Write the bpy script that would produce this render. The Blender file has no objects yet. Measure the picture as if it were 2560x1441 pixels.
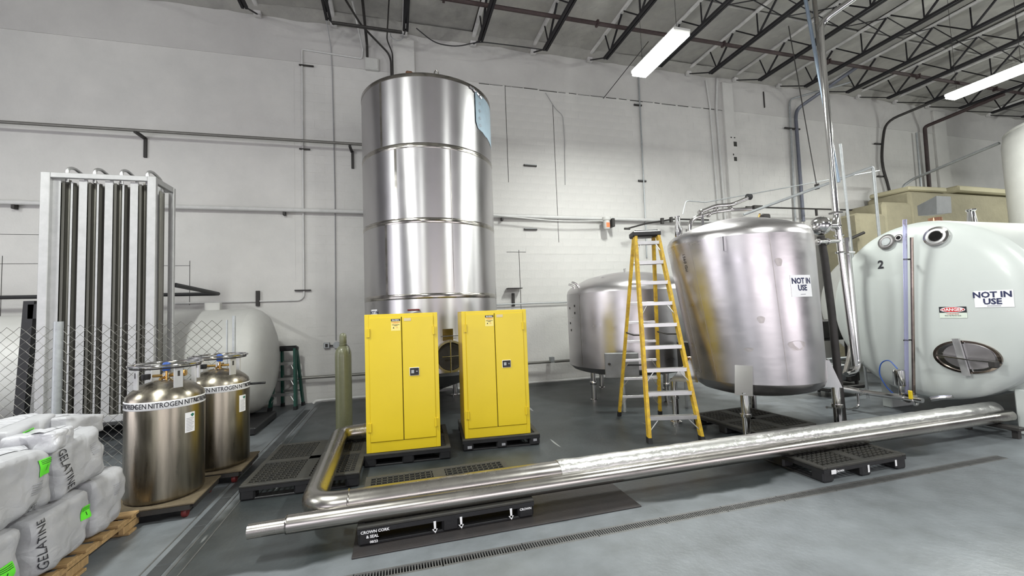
import bpy, math, random
from mathutils import Vector, Matrix, noise
S=bpy.context.scene; C=S.collection; PI=math.pi; R=math.radians
random.seed(7)
# ---------------------------------------------------------------- camera, world, lights, exposure
def camera():
    y,p,r=.27488,.05885,-.03759
    f=Vector((math.sin(y)*math.cos(p),math.cos(y)*math.cos(p),math.sin(p)))
    rt=Vector((math.cos(y),-math.sin(y),0)); up=rt.cross(f)
    X=math.cos(r)*rt+math.sin(r)*up; U=-math.sin(r)*rt+math.cos(r)*up
    cd=bpy.data.cameras.new('camera'); cd.sensor_width=36; cd.lens=1056.6/2560*36; cd.clip_start=.05; cd.clip_end=200
    co=bpy.data.objects.new('camera',cd); C.objects.link(co)
    co.matrix_world=Matrix(((X.x,U.x,-f.x,0),(X.y,U.y,-f.y,0),(X.z,U.z,-f.z,1.75),(0,0,0,1)))
    S.camera=co
camera()
vs=S.view_settings; vs.view_transform='Standard'; vs.look='None'; vs.gamma=1; vs.use_curve_mapping=False; vs.exposure=0.1
w=bpy.data.worlds.new('world'); S.world=w; w.use_nodes=True
w.node_tree.nodes['Background'].inputs[0].default_value=(.75,.8,1,1); w.node_tree.nodes['Background'].inputs[1].default_value=.35
def area(name,loc,rot,sx,sy,power,col):
    l=bpy.data.lights.new(name,'AREA'); l.shape='RECTANGLE'; l.size=sx; l.size_y=sy; l.energy=power; l.color=col
    o=bpy.data.objects.new(name,l); C.objects.link(o); o.location=loc; o.rotation_euler=rot; return o
# daylight through the loading doors behind the camera (front wall) and in the left wall
area('door_daylight',(-7.6,-6.85,1.6),(R(90),0,R(0)),5.6,3.0,190,(.95,.92,1))
area('door_daylight',(1.5,-6.85,1.6),(R(90),0,R(0)),6.4,3.0,215,(1,.94,.98))
area('door_daylight',(11,-6.85,1.6),(R(90),0,R(0)),7.0,3.0,235,(1,.93,.97))
area('door_daylight',(-10.85,2.6,1.6),(R(90),0,R(-90)),5.6,3.0,200,(.95,.92,1))
FIX=[(4.6,6.2,0),(12.1,5.55,0),(-2.9,3.0,1),(4.6,-.6,1),(12.1,-.6,1),(19.6,5.4,1),(19.6,-.6,1),(-9,3.2,1),(-2.9,-3.4,1)]
for i,(x,y,h) in enumerate(FIX):
    area('fixture_light',(x,y,6.13),(0,0,0),.28,1.2,270,(.97,1,.95))
    # the wrap-around diffuser also glows sideways, on to the joists and the upper walls
    for sg in (-1,1): area('fixture_side_light',(x+sg*.17,y,6.19),(R(90),0,R(90*sg)),1.2,.07,120,(.97,1,.95))
# ---------------------------------------------------------------- materials
# (all coordinates are metres; x runs along the back wall, y towards it)
MATS={}
def mat(name,col,rough=.5,metal=0,var=0,vscale=3,bump=0,bscale=30,aniso=0,rvar=0,spec=.5,stretch=None,rot=0,detail=6,col2=None,emit=None,alpha=None,trans=None,coat=0,bdist=.01):
    if name in MATS: return MATS[name]
    m=bpy.data.materials.new(name); m.use_nodes=True; nt=m.node_tree; N=nt.nodes; L=nt.links; b=N['Principled BSDF']
    b.inputs['Base Color'].default_value=(*col,1); b.inputs['Roughness'].default_value=rough; b.inputs['Metallic'].default_value=metal
    b.inputs['Specular IOR Level'].default_value=spec
    if coat: b.inputs['Coat Weight'].default_value=coat; b.inputs['Coat Roughness'].default_value=.1
    tc=N.new('ShaderNodeTexCoord'); mp=N.new('ShaderNodeMapping'); L.new(tc.outputs['Object'],mp.inputs[0])
    if stretch: mp.inputs['Scale'].default_value=stretch
    if var or rvar:
        n=N.new('ShaderNodeTexNoise'); n.inputs['Scale'].default_value=vscale; n.inputs['Detail'].default_value=detail; n.inputs['Roughness'].default_value=.65
        L.new(mp.outputs[0],n.inputs['Vector'])
        if var:
            rp=N.new('ShaderNodeValToRGB'); rp.color_ramp.elements[0].position=.3; rp.color_ramp.elements[1].position=.7
            c2=col2 or tuple(max(0,c*(1-var)) for c in col)
            rp.color_ramp.elements[0].color=(*c2,1); rp.color_ramp.elements[1].color=(*col,1)
            L.new(n.outputs['Fac'],rp.inputs[0]); L.new(rp.outputs[0],b.inputs['Base Color'])
        if rvar:
            mr=N.new('ShaderNodeMapRange'); mr.inputs['From Min'].default_value=.3; mr.inputs['From Max'].default_value=.7
            mr.inputs['To Min'].default_value=rough-rvar; mr.inputs['To Max'].default_value=rough+rvar
            L.new(n.outputs['Fac'],mr.inputs['Value']); L.new(mr.outputs[0],b.inputs['Roughness'])
    if bump:
        n2=N.new('ShaderNodeTexNoise'); n2.inputs['Scale'].default_value=bscale; n2.inputs['Detail'].default_value=4
        L.new(mp.outputs[0],n2.inputs['Vector']); bp=N.new('ShaderNodeBump'); bp.inputs['Strength'].default_value=bump; bp.inputs['Distance'].default_value=bdist
        L.new(n2.outputs['Fac'],bp.inputs['Height']); L.new(bp.outputs[0],b.inputs['Normal'])
    if aniso:
        b.inputs['Anisotropic'].default_value=aniso; b.inputs['Anisotropic Rotation'].default_value=rot
        t=N.new('ShaderNodeTangent'); t.direction_type='RADIAL'; t.axis='Z'; L.new(t.outputs[0],b.inputs['Tangent'])
    if emit: b.inputs['Emission Color'].default_value=(*emit[:3],1); b.inputs['Emission Strength'].default_value=emit[3]
    if trans: b.inputs['Transmission Weight'].default_value=trans; b.inputs['IOR'].default_value=1.3
    if alpha: b.inputs['Alpha'].default_value=alpha
    MATS[name]=m; return m
WALL=mat('painted block wall',(.62,.61,.59),.75,var=.10,vscale=1.1,bump=.25,bscale=25,bdist=.02,col2=(.54,.535,.52))
WALLU=mat('painted beam',(.55,.54,.525),.8,var=.1,vscale=.9,bump=.25,bscale=18,bdist=.02,col2=(.47,.46,.45))
SIDEW=mat('side wall paint',(.2,.19,.22),.8,var=.08,vscale=.7)
CRACK=mat('open joint',(.05,.05,.045),.95,var=.3,vscale=20)
INSUL=mat('roof insulation facing',(.40,.39,.36),.7,var=.35,vscale=1.6,bump=.5,bscale=5,bdist=.05,col2=(.29,.285,.27))
BATT=mat('white drooping insulation',(.66,.65,.64),.8,var=.25,vscale=5,bump=.5,bscale=12,bdist=.03)
JOIST=mat('black joist paint',(.007,.006,.009),.7,var=.4,vscale=6)
DULL=mat('dull steel pipe',(.2,.195,.18),.5,metal=.5,var=.2,vscale=9)
SPRK=mat('dark red primer pipe',(.05,.03,.03),.6,var=.4,vscale=8)
SSV=mat('satin stainless shell',(.52,.51,.52),.36,metal=1,var=.08,vscale=1.2,rvar=.04,aniso=.85,rot=.25,bump=.03,bscale=2.2,bdist=.05)
SSW=mat('ground weld band',(.42,.4,.37),.2,metal=1,var=.3,vscale=6,rvar=.05)
SSM=mat('worn stainless',(.58,.56,.57),.32,metal=1,var=.12,vscale=2,rvar=.07,bump=.08,bscale=1.6,bdist=.05,stretch=(.6,.6,1.6))
SSP=mat('polished stainless',(.7,.69,.68),.12,metal=1,var=.08,vscale=3,bump=.04,bscale=3)
SSD=mat('dewar stainless',(.38,.345,.28),.3,metal=1,var=.5,vscale=9,rvar=.08,aniso=.6,rot=.25,stretch=(1,1,.08),bump=.04,bscale=4)
SSPIPE=mat('pipe jacket steel',(.42,.4,.375),.26,metal=1,var=.1,vscale=3,rvar=.04,bump=.03,bscale=4)
FOIL=mat('crinkled foil jacket',(.62,.62,.6),.34,metal=.9,var=.18,vscale=14,bump=.6,bscale=16,bdist=.012)
ALU=mat('aluminium',(.62,.62,.62),.38,metal=.85,var=.15,vscale=6,rvar=.08)
ALUP=mat('mill aluminium frame',(.5,.5,.5),.5,metal=.5,var=.15,vscale=9)
FIN=mat('shade-darkened fins',(.22,.215,.19),.45,metal=.6,var=.35,vscale=3,stretch=(1,1,.15))  # fin colour darkened to stand in for shade in the gaps between flanges
GALV=mat('galvanised steel',(.42,.44,.45),.5,metal=.5,var=.25,vscale=18,rvar=.08)
YEL=mat('yellow enamel',(.66,.49,.016),.34,var=.04,vscale=3,spec=.5,bump=.02,bscale=80)
YELF=mat('yellow fibreglass',(.72,.48,.02),.5,var=.28,vscale=14,col2=(.38,.22,.03))
GRNF=mat('dark green fibreglass',(.01,.075,.055),.5,var=.3,vscale=9)
BLK=mat('black plastic',(.012,.012,.014),.5,var=.4,vscale=10,bump=.1,bscale=60)
BLKD=mat('dusty black plastic',(.042,.039,.032),.7,var=.6,vscale=9,col2=(.025,.025,.024))
RUB=mat('black rubber',(.012,.012,.014),.6,var=.2,vscale=20)
WHT=mat('white tank enamel',(.50,.53,.515),.3,var=.04,vscale=2,bump=.05,bscale=1.3,bdist=.05,coat=.2)
WHT2=mat('off white tank paint',(.55,.55,.53),.42,var=.1,vscale=3,bump=.1,bscale=3)
WPIPE=mat('white painted pipe',(.6,.6,.59),.5,var=.12,vscale=8)
CYLG=mat('olive cylinder paint',(.125,.13,.075),.42,var=.15,vscale=14,coat=.3)
DRK=mat('dark steel',(.045,.042,.04),.55,metal=.4,var=.3,vscale=9)
PLT=mat('dark steel plate',(.04,.034,.033),.6,metal=.3,var=.5,vscale=5,bump=.3,bscale=40,col2=(.03,.028,.03))
GRT=mat('drain grate steel',(.2,.2,.2),.5,metal=.7,var=.3,vscale=12)
BAG=mat('white paper sack',(.38,.38,.40),.5,var=.08,vscale=6,bump=.6,bscale=9,bdist=.014)
BAGS=mat('glossy sack film',(.5,.5,.53),.22,var=.05,vscale=6,bump=.8,bscale=9,bdist=.015)
GRN=mat('fluorescent green label',(.12,.72,.03),.6,var=.05,vscale=8)
PAP=mat('white label paper',(.78,.78,.8),.4,var=.03,vscale=5)
TAPE=mat('white tape',(.72,.72,.74),.35,var=.04,vscale=9)
INK=mat('black ink',(.012,.012,.018),.5,var=.1,vscale=9)
NAVY=mat('navy ink',(.012,.016,.07),.5,var=.1,vscale=9)
GREY=mat('grey ink',(.3,.3,.33),.6,var=.1,vscale=9)
ORG=mat('orange ink',(.75,.2,.03),.5,var=.1,vscale=9)
RED=mat('red ink',(.55,.02,.02),.4,var=.1,vscale=9)
CREAM=mat('pale yellow decal',(.78,.66,.2),.4,var=.05,vscale=9)
TAN=mat('tan sticker',(.6,.5,.3),.5,var=.05,vscale=9)
WOOD=mat('pallet wood',(.42,.27,.12),.75,var=.45,vscale=7,stretch=(1,5,1),bump=.3,bscale=25)
FOAM=mat('beige sprayed foam',(.27,.245,.165),.85,var=.2,vscale=2.5,bump=.6,bscale=6,bdist=.04,col2=(.22,.2,.135))
FOAMT=mat('cream foam lid',(.42,.385,.26),.8,var=.08,vscale=3)
BLUE=mat('blue plastic',(.02,.08,.35),.4,var=.1,vscale=9)
BLUF=mat('pale blue protective film',(.36,.47,.55),.35,var=.15,vscale=4,bump=.3,bscale=12)
BRS=mat('brass',(.55,.35,.12),.3,metal=1,var=.2,vscale=20)
COPR=mat('copper fitting',(.6,.32,.2),.25,metal=1,var=.2,vscale=20)
HEATT=mat('heat tinted steel',(.4,.33,.28),.2,metal=1,var=.5,vscale=5)
DKGLS=mat('dark glass',(.01,.01,.01),.08,var=.1,vscale=9)
TUBE=mat('clear sight tube',(.6,.6,.85),.05,trans=.85,var=.02,vscale=9)
LAMP=mat('lit diffuser',(.9,.9,.9),.5,emit=(.97,1,.93,9))
CABLE=mat('grey cable jacket',(.34,.34,.35),.5,var=.1,vscale=9)
CARR=mat('carpeted dolly board',(.13,.1,.06),.8,var=.4,vscale=14,bump=.3,bscale=60)
REDP=mat('red wheel',(.13,.012,.012),.5,var=.2,vscale=9)
ORGL=mat('orange label',(.85,.2,.06),.5,var=.1,vscale=9)
GPAINT=mat('grey painted steel',(.2,.205,.21),.5,metal=.3,var=.2,vscale=6)
VBLU=mat('slate conduit',(.16,.17,.21),.45,metal=.3,var=.2,vscale=9)
LVENT=mat('blue tinted pipe',(.26,.32,.4),.35,metal=.5,var=.1,vscale=9)
def floor_mat():
    m=bpy.data.materials.new('painted concrete floor'); m.use_nodes=True; nt=m.node_tree; N=nt.nodes; L=nt.links; b=N['Principled BSDF']
    tc=N.new('ShaderNodeTexCoord'); sp=N.new('ShaderNodeSeparateXYZ'); L.new(tc.outputs['Object'],sp.inputs[0])
    def noi(sc,det=5,st=None):
        n=N.new('ShaderNodeTexNoise'); n.inputs['Scale'].default_value=sc; n.inputs['Detail'].default_value=det
        if st:
            mp=N.new('ShaderNodeMapping'); mp.inputs['Scale'].default_value=st; L.new(tc.outputs['Object'],mp.inputs[0]); L.new(mp.outputs[0],n.inputs['Vector'])
        else: L.new(tc.outputs['Object'],n.inputs['Vector'])
        return n.outputs['Fac']
    def mth(op,a,c):
        n=N.new('ShaderNodeMath'); n.operation=op
        for i,v in enumerate((a,c)):
            if isinstance(v,(int,float)): n.inputs[i].default_value=v
            else: L.new(v,n.inputs[i])
        return n.outputs[0]
    def step(v,a,c):
        n=N.new('ShaderNodeMapRange'); n.interpolation_type='SMOOTHSTEP'; n.inputs['From Min'].default_value=a; n.inputs['From Max'].default_value=c
        L.new(v,n.inputs['Value']); return n.outputs[0]
    X,Y=sp.outputs[0],sp.outputs[1]
    wob=mth('MULTIPLY',mth('SUBTRACT',noi(1.6,3),.5),.5)
    # the front strip is lighter; the floor among the tanks is dark and partly dirty
    dark=step(mth('ADD',Y,wob),3.42,3.5)
    lb=step(mth('ADD',X,wob),-1.62,-1.5); rb=step(mth('ADD',X,mth('MULTIPLY',wob,2)),6.3,5.7)
    rect=mth('MULTIPLY',dark,mth('MULTIPLY',lb,rb))
    grime=step(noi(.55,5),.38,.62)
    mix=N.new('ShaderNodeMixRGB'); mix.inputs[1].default_value=(.165,.18,.195,1); mix.inputs[2].default_value=(.028,.034,.036,1)
    L.new(mth('MULTIPLY',rect,mth('ADD',.8,mth('MULTIPLY',grime,.2))),mix.inputs[0])
    mix2=N.new('ShaderNodeMixRGB'); mix2.blend_type='MULTIPLY'; mix2.inputs[0].default_value=1
    rp=N.new('ShaderNodeValToRGB'); rp.color_ramp.elements[0].position=.3; rp.color_ramp.elements[1].position=.65
    rp.color_ramp.elements[0].color=(.68,.68,.67,1); rp.color_ramp.elements[1].color=(1,1,1,1)
    L.new(noi(3.2,8),rp.inputs[0]); L.new(mix.outputs[0],mix2.inputs[1]); L.new(rp.outputs[0],mix2.inputs[2])
    # thin pale scratches
    mix3=N.new('ShaderNodeMixRGB'); mix3.inputs[2].default_value=(.36,.37,.37,1); L.new(mix2.outputs[0],mix3.inputs[1])
    sc=step(noi(7,2,(1,.12,1)),.73,.76); L.new(mth('MULTIPLY',sc,.55),mix3.inputs[0])
    L.new(mix3.outputs[0],b.inputs['Base Color'])
    r=N.new('ShaderNodeMapRange'); r.inputs['To Min'].default_value=.28; r.inputs['To Max'].default_value=.5; L.new(noi(2.1,6),r.inputs['Value']); L.new(r.outputs[0],b.inputs['Roughness'])
    bp=N.new('ShaderNodeBump'); bp.inputs['Strength'].default_value=.25; bp.inputs['Distance'].default_value=.01; L.new(noi(22,6),bp.inputs['Height']); L.new(bp.outputs[0],b.inputs['Normal'])
    return m
FLOOR=floor_mat()
def crumple(m,sc,st):
    nt=m.node_tree; N=nt.nodes; L=nt.links; b=N['Principled BSDF']; old=b.inputs['Normal'].links[0].from_socket
    tc=N.new('ShaderNodeTexCoord'); n=N.new('ShaderNodeTexNoise'); n.inputs['Scale'].default_value=3; ad=N.new('ShaderNodeVectorMath'); ad.operation='MULTIPLY_ADD'
    L.new(tc.outputs['Object'],n.inputs['Vector']); L.new(n.outputs['Color'],ad.inputs[0]); ad.inputs[1].default_value=(.3,.3,.3); L.new(tc.outputs['Object'],ad.inputs[2])
    v=N.new('ShaderNodeTexVoronoi'); v.feature='DISTANCE_TO_EDGE'; v.inputs['Scale'].default_value=sc; L.new(ad.outputs[0],v.inputs['Vector'])
    bp=N.new('ShaderNodeBump'); bp.inputs['Strength'].default_value=st; bp.inputs['Distance'].default_value=.03; L.new(v.outputs['Distance'],bp.inputs['Height']); L.new(old,bp.inputs['Normal']); L.new(bp.outputs[0],b.inputs['Normal'])
crumple(BAG,6,.5); crumple(BAGS,8,.8)
# ---------------------------------------------------------------- builders
BASE={}
class M:
    def __init__(s): s.v=[]; s.f=[]
    def add(s,vs,fs):
        n=len(s.v); s.v+=[tuple(v) for v in vs]; s.f+=[tuple(i+n for i in f) for f in fs]; return s
    def hexa(s,p):
        return s.add(p,[(0,3,2,1),(4,5,6,7),(0,1,5,4),(1,2,6,5),(2,3,7,6),(3,0,4,7)])
    def box(s,c,d,rz=0,rot=None):
        hx,hy,hz=d[0]/2,d[1]/2,d[2]/2
        m=rot or Matrix.Rotation(rz,3,'Z'); c=Vector(c)
        return s.hexa([c+m@Vector(q) for q in ((-hx,-hy,-hz),(hx,-hy,-hz),(hx,hy,-hz),(-hx,hy,-hz),(-hx,-hy,hz),(hx,-hy,hz),(hx,hy,hz),(-hx,hy,hz))])
    def cbox(s,c,d,ch=.01,rz=0,rot=None):
        h=[d[0]/2,d[1]/2,d[2]/2]; ch=min(ch,*[x*.49 for x in h]); m=rot or Matrix.Rotation(rz,3,'Z'); c=Vector(c); V=[];I={}
        for sx in(-1,1):
            for sy in(-1,1):
                for sz in(-1,1):
                    for ax in range(3):
                        q=[sx*(h[0]-ch),sy*(h[1]-ch),sz*(h[2]-ch)]; q[ax]=(sx,sy,sz)[ax]*h[ax]
                        I[(sx,sy,sz,ax)]=len(V); V.append(c+m@Vector(q))
        F=[]
        for ax in range(3):
            a,b=[(1,2),(2,0),(0,1)][ax]
            for sg in(-1,1):
                q=[]
                for (u,v) in ((-1,-1),(1,-1),(1,1),(-1,1)):
                    k=[0,0,0];k[ax]=sg;k[a]=u;k[b]=v;q.append(I[(*k,ax)])
                F.append(q if sg>0 else q[::-1])
        for ax in range(3):
            a,b=[(1,2),(2,0),(0,1)][ax]
            for u in(-1,1):
                for v in(-1,1):
                    k0=[0,0,0];k0[ax]=-1;k0[a]=u;k0[b]=v;k1=list(k0);k1[ax]=1
                    q=[I[(*k0,a)],I[(*k1,a)],I[(*k1,b)],I[(*k0,b)]]
                    F.append(q if u*v<0 else q[::-1])
        for k in [(x,y,z) for x in(-1,1) for y in(-1,1) for z in(-1,1)]:
            q=[I[(*k,0)],I[(*k,1)],I[(*k,2)]]; F.append(q if k[0]*k[1]*k[2]>0 else q[::-1])
        return s.add(V,F)
    def tube(s,pts,r,n=10,caps=True,bend=0,bn=5):
        P=[Vector(p) for p in pts]
        if bend:
            Q=[P[0]]
            for i in range(1,len(P)-1):
                a,b,c=P[i-1],P[i],P[i+1]; d=min(bend,(a-b).length*.49,(c-b).length*.49)
                p0=b+(a-b).normalized()*d; p1=b+(c-b).normalized()*d
                for k in range(bn+1):
                    t=k/bn; Q.append(p0*(1-t)**2+b*2*t*(1-t)+p1*t*t)
            Q.append(P[-1]); P=Q
        rr=r if isinstance(r,(list,tuple)) else [r]*len(P)
        T=[((P[min(i+1,len(P)-1)]-P[max(i-1,0)]).normalized()) for i in range(len(P))]
        u=T[0].cross(Vector((0,0,1)) if abs(T[0].z)<.9 else Vector((1,0,0))).normalized(); V=[];F=[]
        for i,p in enumerate(P):
            u=(u-T[i]*u.dot(T[i])).normalized(); w_=T[i].cross(u)
            for k in range(n):
                a=2*PI*k/n; V.append(p+rr[i]*(math.cos(a)*u+math.sin(a)*w_))
        for i in range(len(P)-1):
            for k in range(n):
                a,b=i*n+k,i*n+(k+1)%n; F.append((a,b,b+n,a+n))
        if caps: F.append(tuple(range(n))[::-1]); F.append(tuple((len(P)-1)*n+k for k in range(n)))
        return s.add(V,F)
    def lathe(s,prof,c=(0,0,0),n=48,axis='Z',close=True):
        V=[];F=[];c=Vector(c)
        for (r,h) in prof:
            for k in range(n):
                a=2*PI*k/n; x,y=r*math.cos(a),r*math.sin(a)
                q={'Z':(x,y,h),'X':(h,x,y),'Y':(y,h,x)}[axis]; V.append(c+Vector(q))
        for i in range(len(prof)-1):
            for k in range(n):
                a,b=i*n+k,i*n+(k+1)%n; F.append((a,b,b+n,a+n))
        if close:
            F.append(tuple(range(n))[::-1]); F.append(tuple((len(prof)-1)*n+k for k in range(n)))
        return s.add(V,F)
    def torus(s,c,Rr,r,n=36,m=8,axis='Z',ell=1):
        pr=[]
        V=[];F=[];c=Vector(c)
        for i in range(n):
            a=2*PI*i/n
            for k in range(m):
                b=2*PI*k/m; q=Rr+r*math.cos(b); x,y,z=q*math.cos(a),q*math.sin(a)*ell,r*math.sin(b)
                t={'Z':(x,y,z),'X':(z,x,y),'Y':(y,z,x)}[axis]; V.append(c+Vector(t))
        for i in range(n):
            for k in range(m):
                F.append((i*m+k,((i+1)%n)*m+k,((i+1)%n)*m+(k+1)%m,i*m+(k+1)%m))
        return s.add(V,F)
    def prism(s,poly,z0,z1):
        n=len(poly); return s.add([(x,y,z0) for x,y in poly]+[(x,y,z1) for x,y in poly],[tuple(range(n))[::-1],tuple(range(n,2*n))]+[(i,(i+1)%n,(i+1)%n+n,i+n) for i in range(n)])
    def patch(s,fn,u0,u1,v0,v1,nu=8,nv=4,th=.002):
        V=[];F=[]
        for lay in(0,1):
            for j in range(nv+1):
                for i in range(nu+1):
                    V.append(fn(u0+(u1-u0)*i/nu,v0+(v1-v0)*j/nv,th*lay))
        A=(nu+1)*(nv+1); w_=nu+1
        for j in range(nv):
            for i in range(nu):
                a=j*w_+i; F.append((a+A,a+1+A,a+w_+1+A,a+w_+A))
        for i in range(nu): F.append((i,i+1,i+1+A,i+A)); a=nv*w_+i; F.append((a+1,a,a+A,a+1+A))
        for j in range(nv): a=j*w_; F.append((a+w_,a,a+A,a+w_+A)); a+=nu; F.append((a,a+w_,a+w_+A,a+A))
        return s.add(V,F)
    def mesh(s,name,m,ang=35,inv=None):
        me=bpy.data.meshes.new(name); vs_=s.v
        if inv is not None: vs_=[tuple(inv@Vector(v)) for v in vs_]
        me.from_pydata(vs_,[],s.f); me.materials.append(m); me.update()
        if ang:
            me.shade_smooth(); me.set_sharp_from_angle(angle=R(ang))
        return me
    def build(s,name,m,parent=None,ang=35,label=None,cat=None,group=None,kind=None,local=False):
        inv=None; org=None
        if parent is not None:
            if not local: inv=BASE[parent].inverted()
        else:
            xs=[v[0] for v in s.v]; ys=[v[1] for v in s.v]; zs=[v[2] for v in s.v]
            org=Vector(((min(xs)+max(xs))/2,(min(ys)+max(ys))/2,min(zs))); inv=Matrix.Translation(-org)
            if kind=='structure': org=Vector((0,0,0)); inv=None
        o=bpy.data.objects.new(name,s.mesh(name,m,ang,inv)); C.objects.link(o)
        if parent is not None: o.parent=parent; BASE[o]=BASE[parent]
        else: o.location=org; BASE[o]=Matrix.Translation(org)
        for k,v in (('label',label),('category',cat),('group',group),('kind',kind)):
            if v: o[k]=v
        return o
def emp(name,label,cat,loc,rz=0,group=None,kind=None):
    o=bpy.data.objects.new(name,None); C.objects.link(o); o.location=loc; o.rotation_euler=(0,0,rz); o.empty_display_size=.1
    if label: o['label']=label
    if cat: o['category']=cat
    if group: o['group']=group
    if kind: o['kind']=kind
    BASE[o]=Matrix.Translation(loc)@Matrix.Rotation(rz,4,'Z'); return o
def dup(root,loc=None,rz=None,label=None,group=None,scale=None):
    def cp(o,par):
        c=o.copy(); C.objects.link(c); c.parent=par
        for ch in o.children: cp(ch,c)
        return c
    r=cp(root,None)
    if loc is not None: r.location=loc
    if rz is not None: r.rotation_euler=(0,0,rz)
    if label: r['label']=label
    if group: r['group']=group
    if scale: r.scale=scale
    BASE[r]=Matrix.Identity(4); return r
TXT={}
def textgeo(s,size,bold=0):
    k=(s,bold)
    if k not in TXT:
        c=bpy.data.curves.new('t','FONT'); c.body=s; c.align_x='CENTER'; c.align_y='CENTER'; c.size=1; c.offset=bold; c.resolution_u=2
        o=bpy.data.objects.new('t',c); me=bpy.data.meshes.new_from_object(o)
        TXT[k]=([tuple(v.co) for v in me.vertices],[tuple(p.vertices) for p in me.polygons])
        bpy.data.objects.remove(o); bpy.data.curves.remove(c); bpy.data.meshes.remove(me)
    v,f=TXT[k]; return [(x*size,y*size) for x,y,z in v],f
def text(m_,s,size,fn,u=0,v=0,rot=0,bold=0,sx=1,off=.0035):
    vs_,f=textgeo(s,size,bold); ca,sa=math.cos(rot),math.sin(rot)
    m_.add([fn(u+x*sx*ca-y*sa,v+x*sx*sa+y*ca,off) for x,y in vs_],f); return m_
def cylmap(cx,cy,r,a0,z0):
    return lambda u,v,o:(cx+(r+o)*math.cos(a0+u/r),cy+(r+o)*math.sin(a0+u/r),z0+v)
def planemap(o_,ux,n):
    o_=Vector(o_); ux=Vector(ux).normalized(); n=Vector(n).normalized(); uy=n.cross(ux).normalized()
    return lambda u,v,o:tuple(o_+ux*u+uy*v+n*o)
def not_in_use(par,fn,w_,h,sx=1):
    sg=M().patch(fn,-w_/2,w_/2,-h/2,h/2,8,4,.003).build('sign_plate',PAP,par,label='white sign reading NOT IN USE')
    t=M(); text(t,'NOT IN',h*.36,fn,0,h*.22,bold=.035,sx=sx,off=.005); text(t,'USE',h*.36,fn,0,-h*.1,bold=.035,sx=sx,off=.005); t.build('lettering',NAVY,sg,ang=0)
    t=M(); text(t,'a notice',h*.09,fn,.01,-h*.4,bold=.01,sx=sx,off=.005) if False else t.patch(lambda u,v,o:fn(u,v-h*.39,o+.003),-w_*.12,w_*.12,-.004,.004,4,1,.001); t.build('small_print',GREY,sg)
    return sg
# ---------------------------------------------------------------- structure
WY=9.95
# floor pieces leave a slot for the long drain channel
def dl(x): return 3.155-.0115*x
fl=M(); z0=-.15
fl.prism([(-11,-7),(30,-7),(30,dl(6.3)-.06),(6.3,dl(6.3)-.055),(-1.5,dl(-1.5)-.055),(-11,dl(-1.5)-.055)],z0,0)
fl.prism([(-11,dl(-1.5)-.055),(-1.5,dl(-1.5)-.055),(-1.5,dl(-1.5)+.055),(-11,dl(-1.5)+.055)],z0,0)
fl.prism([(6.3,dl(6.3)-.055),(30,dl(6.3)-.06),(30,dl(6.3)+.055),(6.3,dl(6.3)+.055)],z0,0)
fl.prism([(-11,dl(-1.5)+.055),(-1.5,dl(-1.5)+.055),(6.3,dl(6.3)+.055),(30,dl(6.3)+.055),(30,10.1),(-11,10.1)],z0,0)
floor=fl.build('floor',FLOOR,kind='structure',ang=0)
rz=-math.atan(.0115)
ch=M(); ch.box((2.4,dl(2.4),-.09),(7.8,.11,.1),rz); ch.build('drain_trough',CRACK,floor)
g0=M()
for i in range(30): g0.box((-.29+.02*i,0,-.008),(.009,.07,.012))
g0.box((0,-.045,-.007),(.592,.02,.014)); g0.box((0,.045,-.007),(.592,.02,.014))
gm=g0.mesh('grate',GRT,0)
for k in range(13):
    x=-1.2+.6*k; o=bpy.data.objects.new('drain_grate',gm); C.objects.link(o); o.parent=floor; o.location=(x+.0,dl(x),0); o.rotation_euler=(0,0,rz)
# recessed-cover trench running towards the wall on the left
tr=M()
for k in range(9):
    pass
pm=M().cbox((0,0,.001),(.1,.59,.006),.002).mesh('cover',mat('worn channel cover',(.06,.065,.07),.5,metal=.2,var=.3,vscale=8))
for k in range(10):
    o=bpy.data.objects.new('trench_cover',pm); C.objects.link(o); o.parent=floor; o.location=(-1.66,3.5+.6*k,0)
for x in (-1.76,-1.575,-1.49):
    M().cbox((x,6.3,.002),(.01,6.4,.006),.002).build('trench_rail',GRT,floor)
# back wall: backing, painted blocks with fine recessed joints, concrete beam above
wb=M().box((9.5,WY+.1032,4.3),(41.2,.2,9)).build('wall_back',WALL,kind='structure',ang=0)
bm_=M(); bm_.box((0,0,0),(.397,.006,.197)); bmesh_=bm_.mesh('block',WALL,0)
rest=M()
def blk(i,j): return (-9.8+.4*i+(.2 if j%2 else 0),WY+.003,.1+.2*j)
for j in range(37):
    for i in range(98):
        x,y,z=blk(i,j)
        if x<-1.9 and z>0: continue   # the left end of the wall is rendered smooth
        if 2.1<x<6.3 and 1.95<z<7.4: 
            o=bpy.data.objects.new('block',bmesh_); C.objects.link(o); o.parent=wb; o.location=(x,y,z)
        else: rest.box((x,y,z),(.397,.006,.197))
for j in range(37):
    if j%2: rest.box((-1.9,WY+.003,.1+.2*j),(.197,.006,.197))
r_=rest.build('block_courses',WALL,wb,ang=0); r_['kind']='stuff'
M().box((-6.505,WY+.003,3.72),(8.99,.006,7.44)).build('plaster_skin',WALL,wb,ang=0)
M().box((9.5,WY+.02,8.0),(41.2,.06,1.03)).build('concrete_beam',WALLU,wb,ang=0)
cr=M(); x=2.15
while x<9.4:
    l=random.uniform(.15,.5); cr.box((x+l/2,WY-.0005,7.468+random.uniform(-.006,.006)),(l,.006,random.uniform(.008,.02))); x+=l+random.uniform(.0,.12)
cr.box((2.82,WY-.0005,6.25),(.012,.006,2.5)); cr.box((4.09,WY-.0005,5.3),(.012,.006,3.6)); cr.box((3.02,WY-.0005,2.3),(.012,.006,2.0)); cr.box((2.95,WY-.0005,3.25),(.5,.006,.01))
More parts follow.
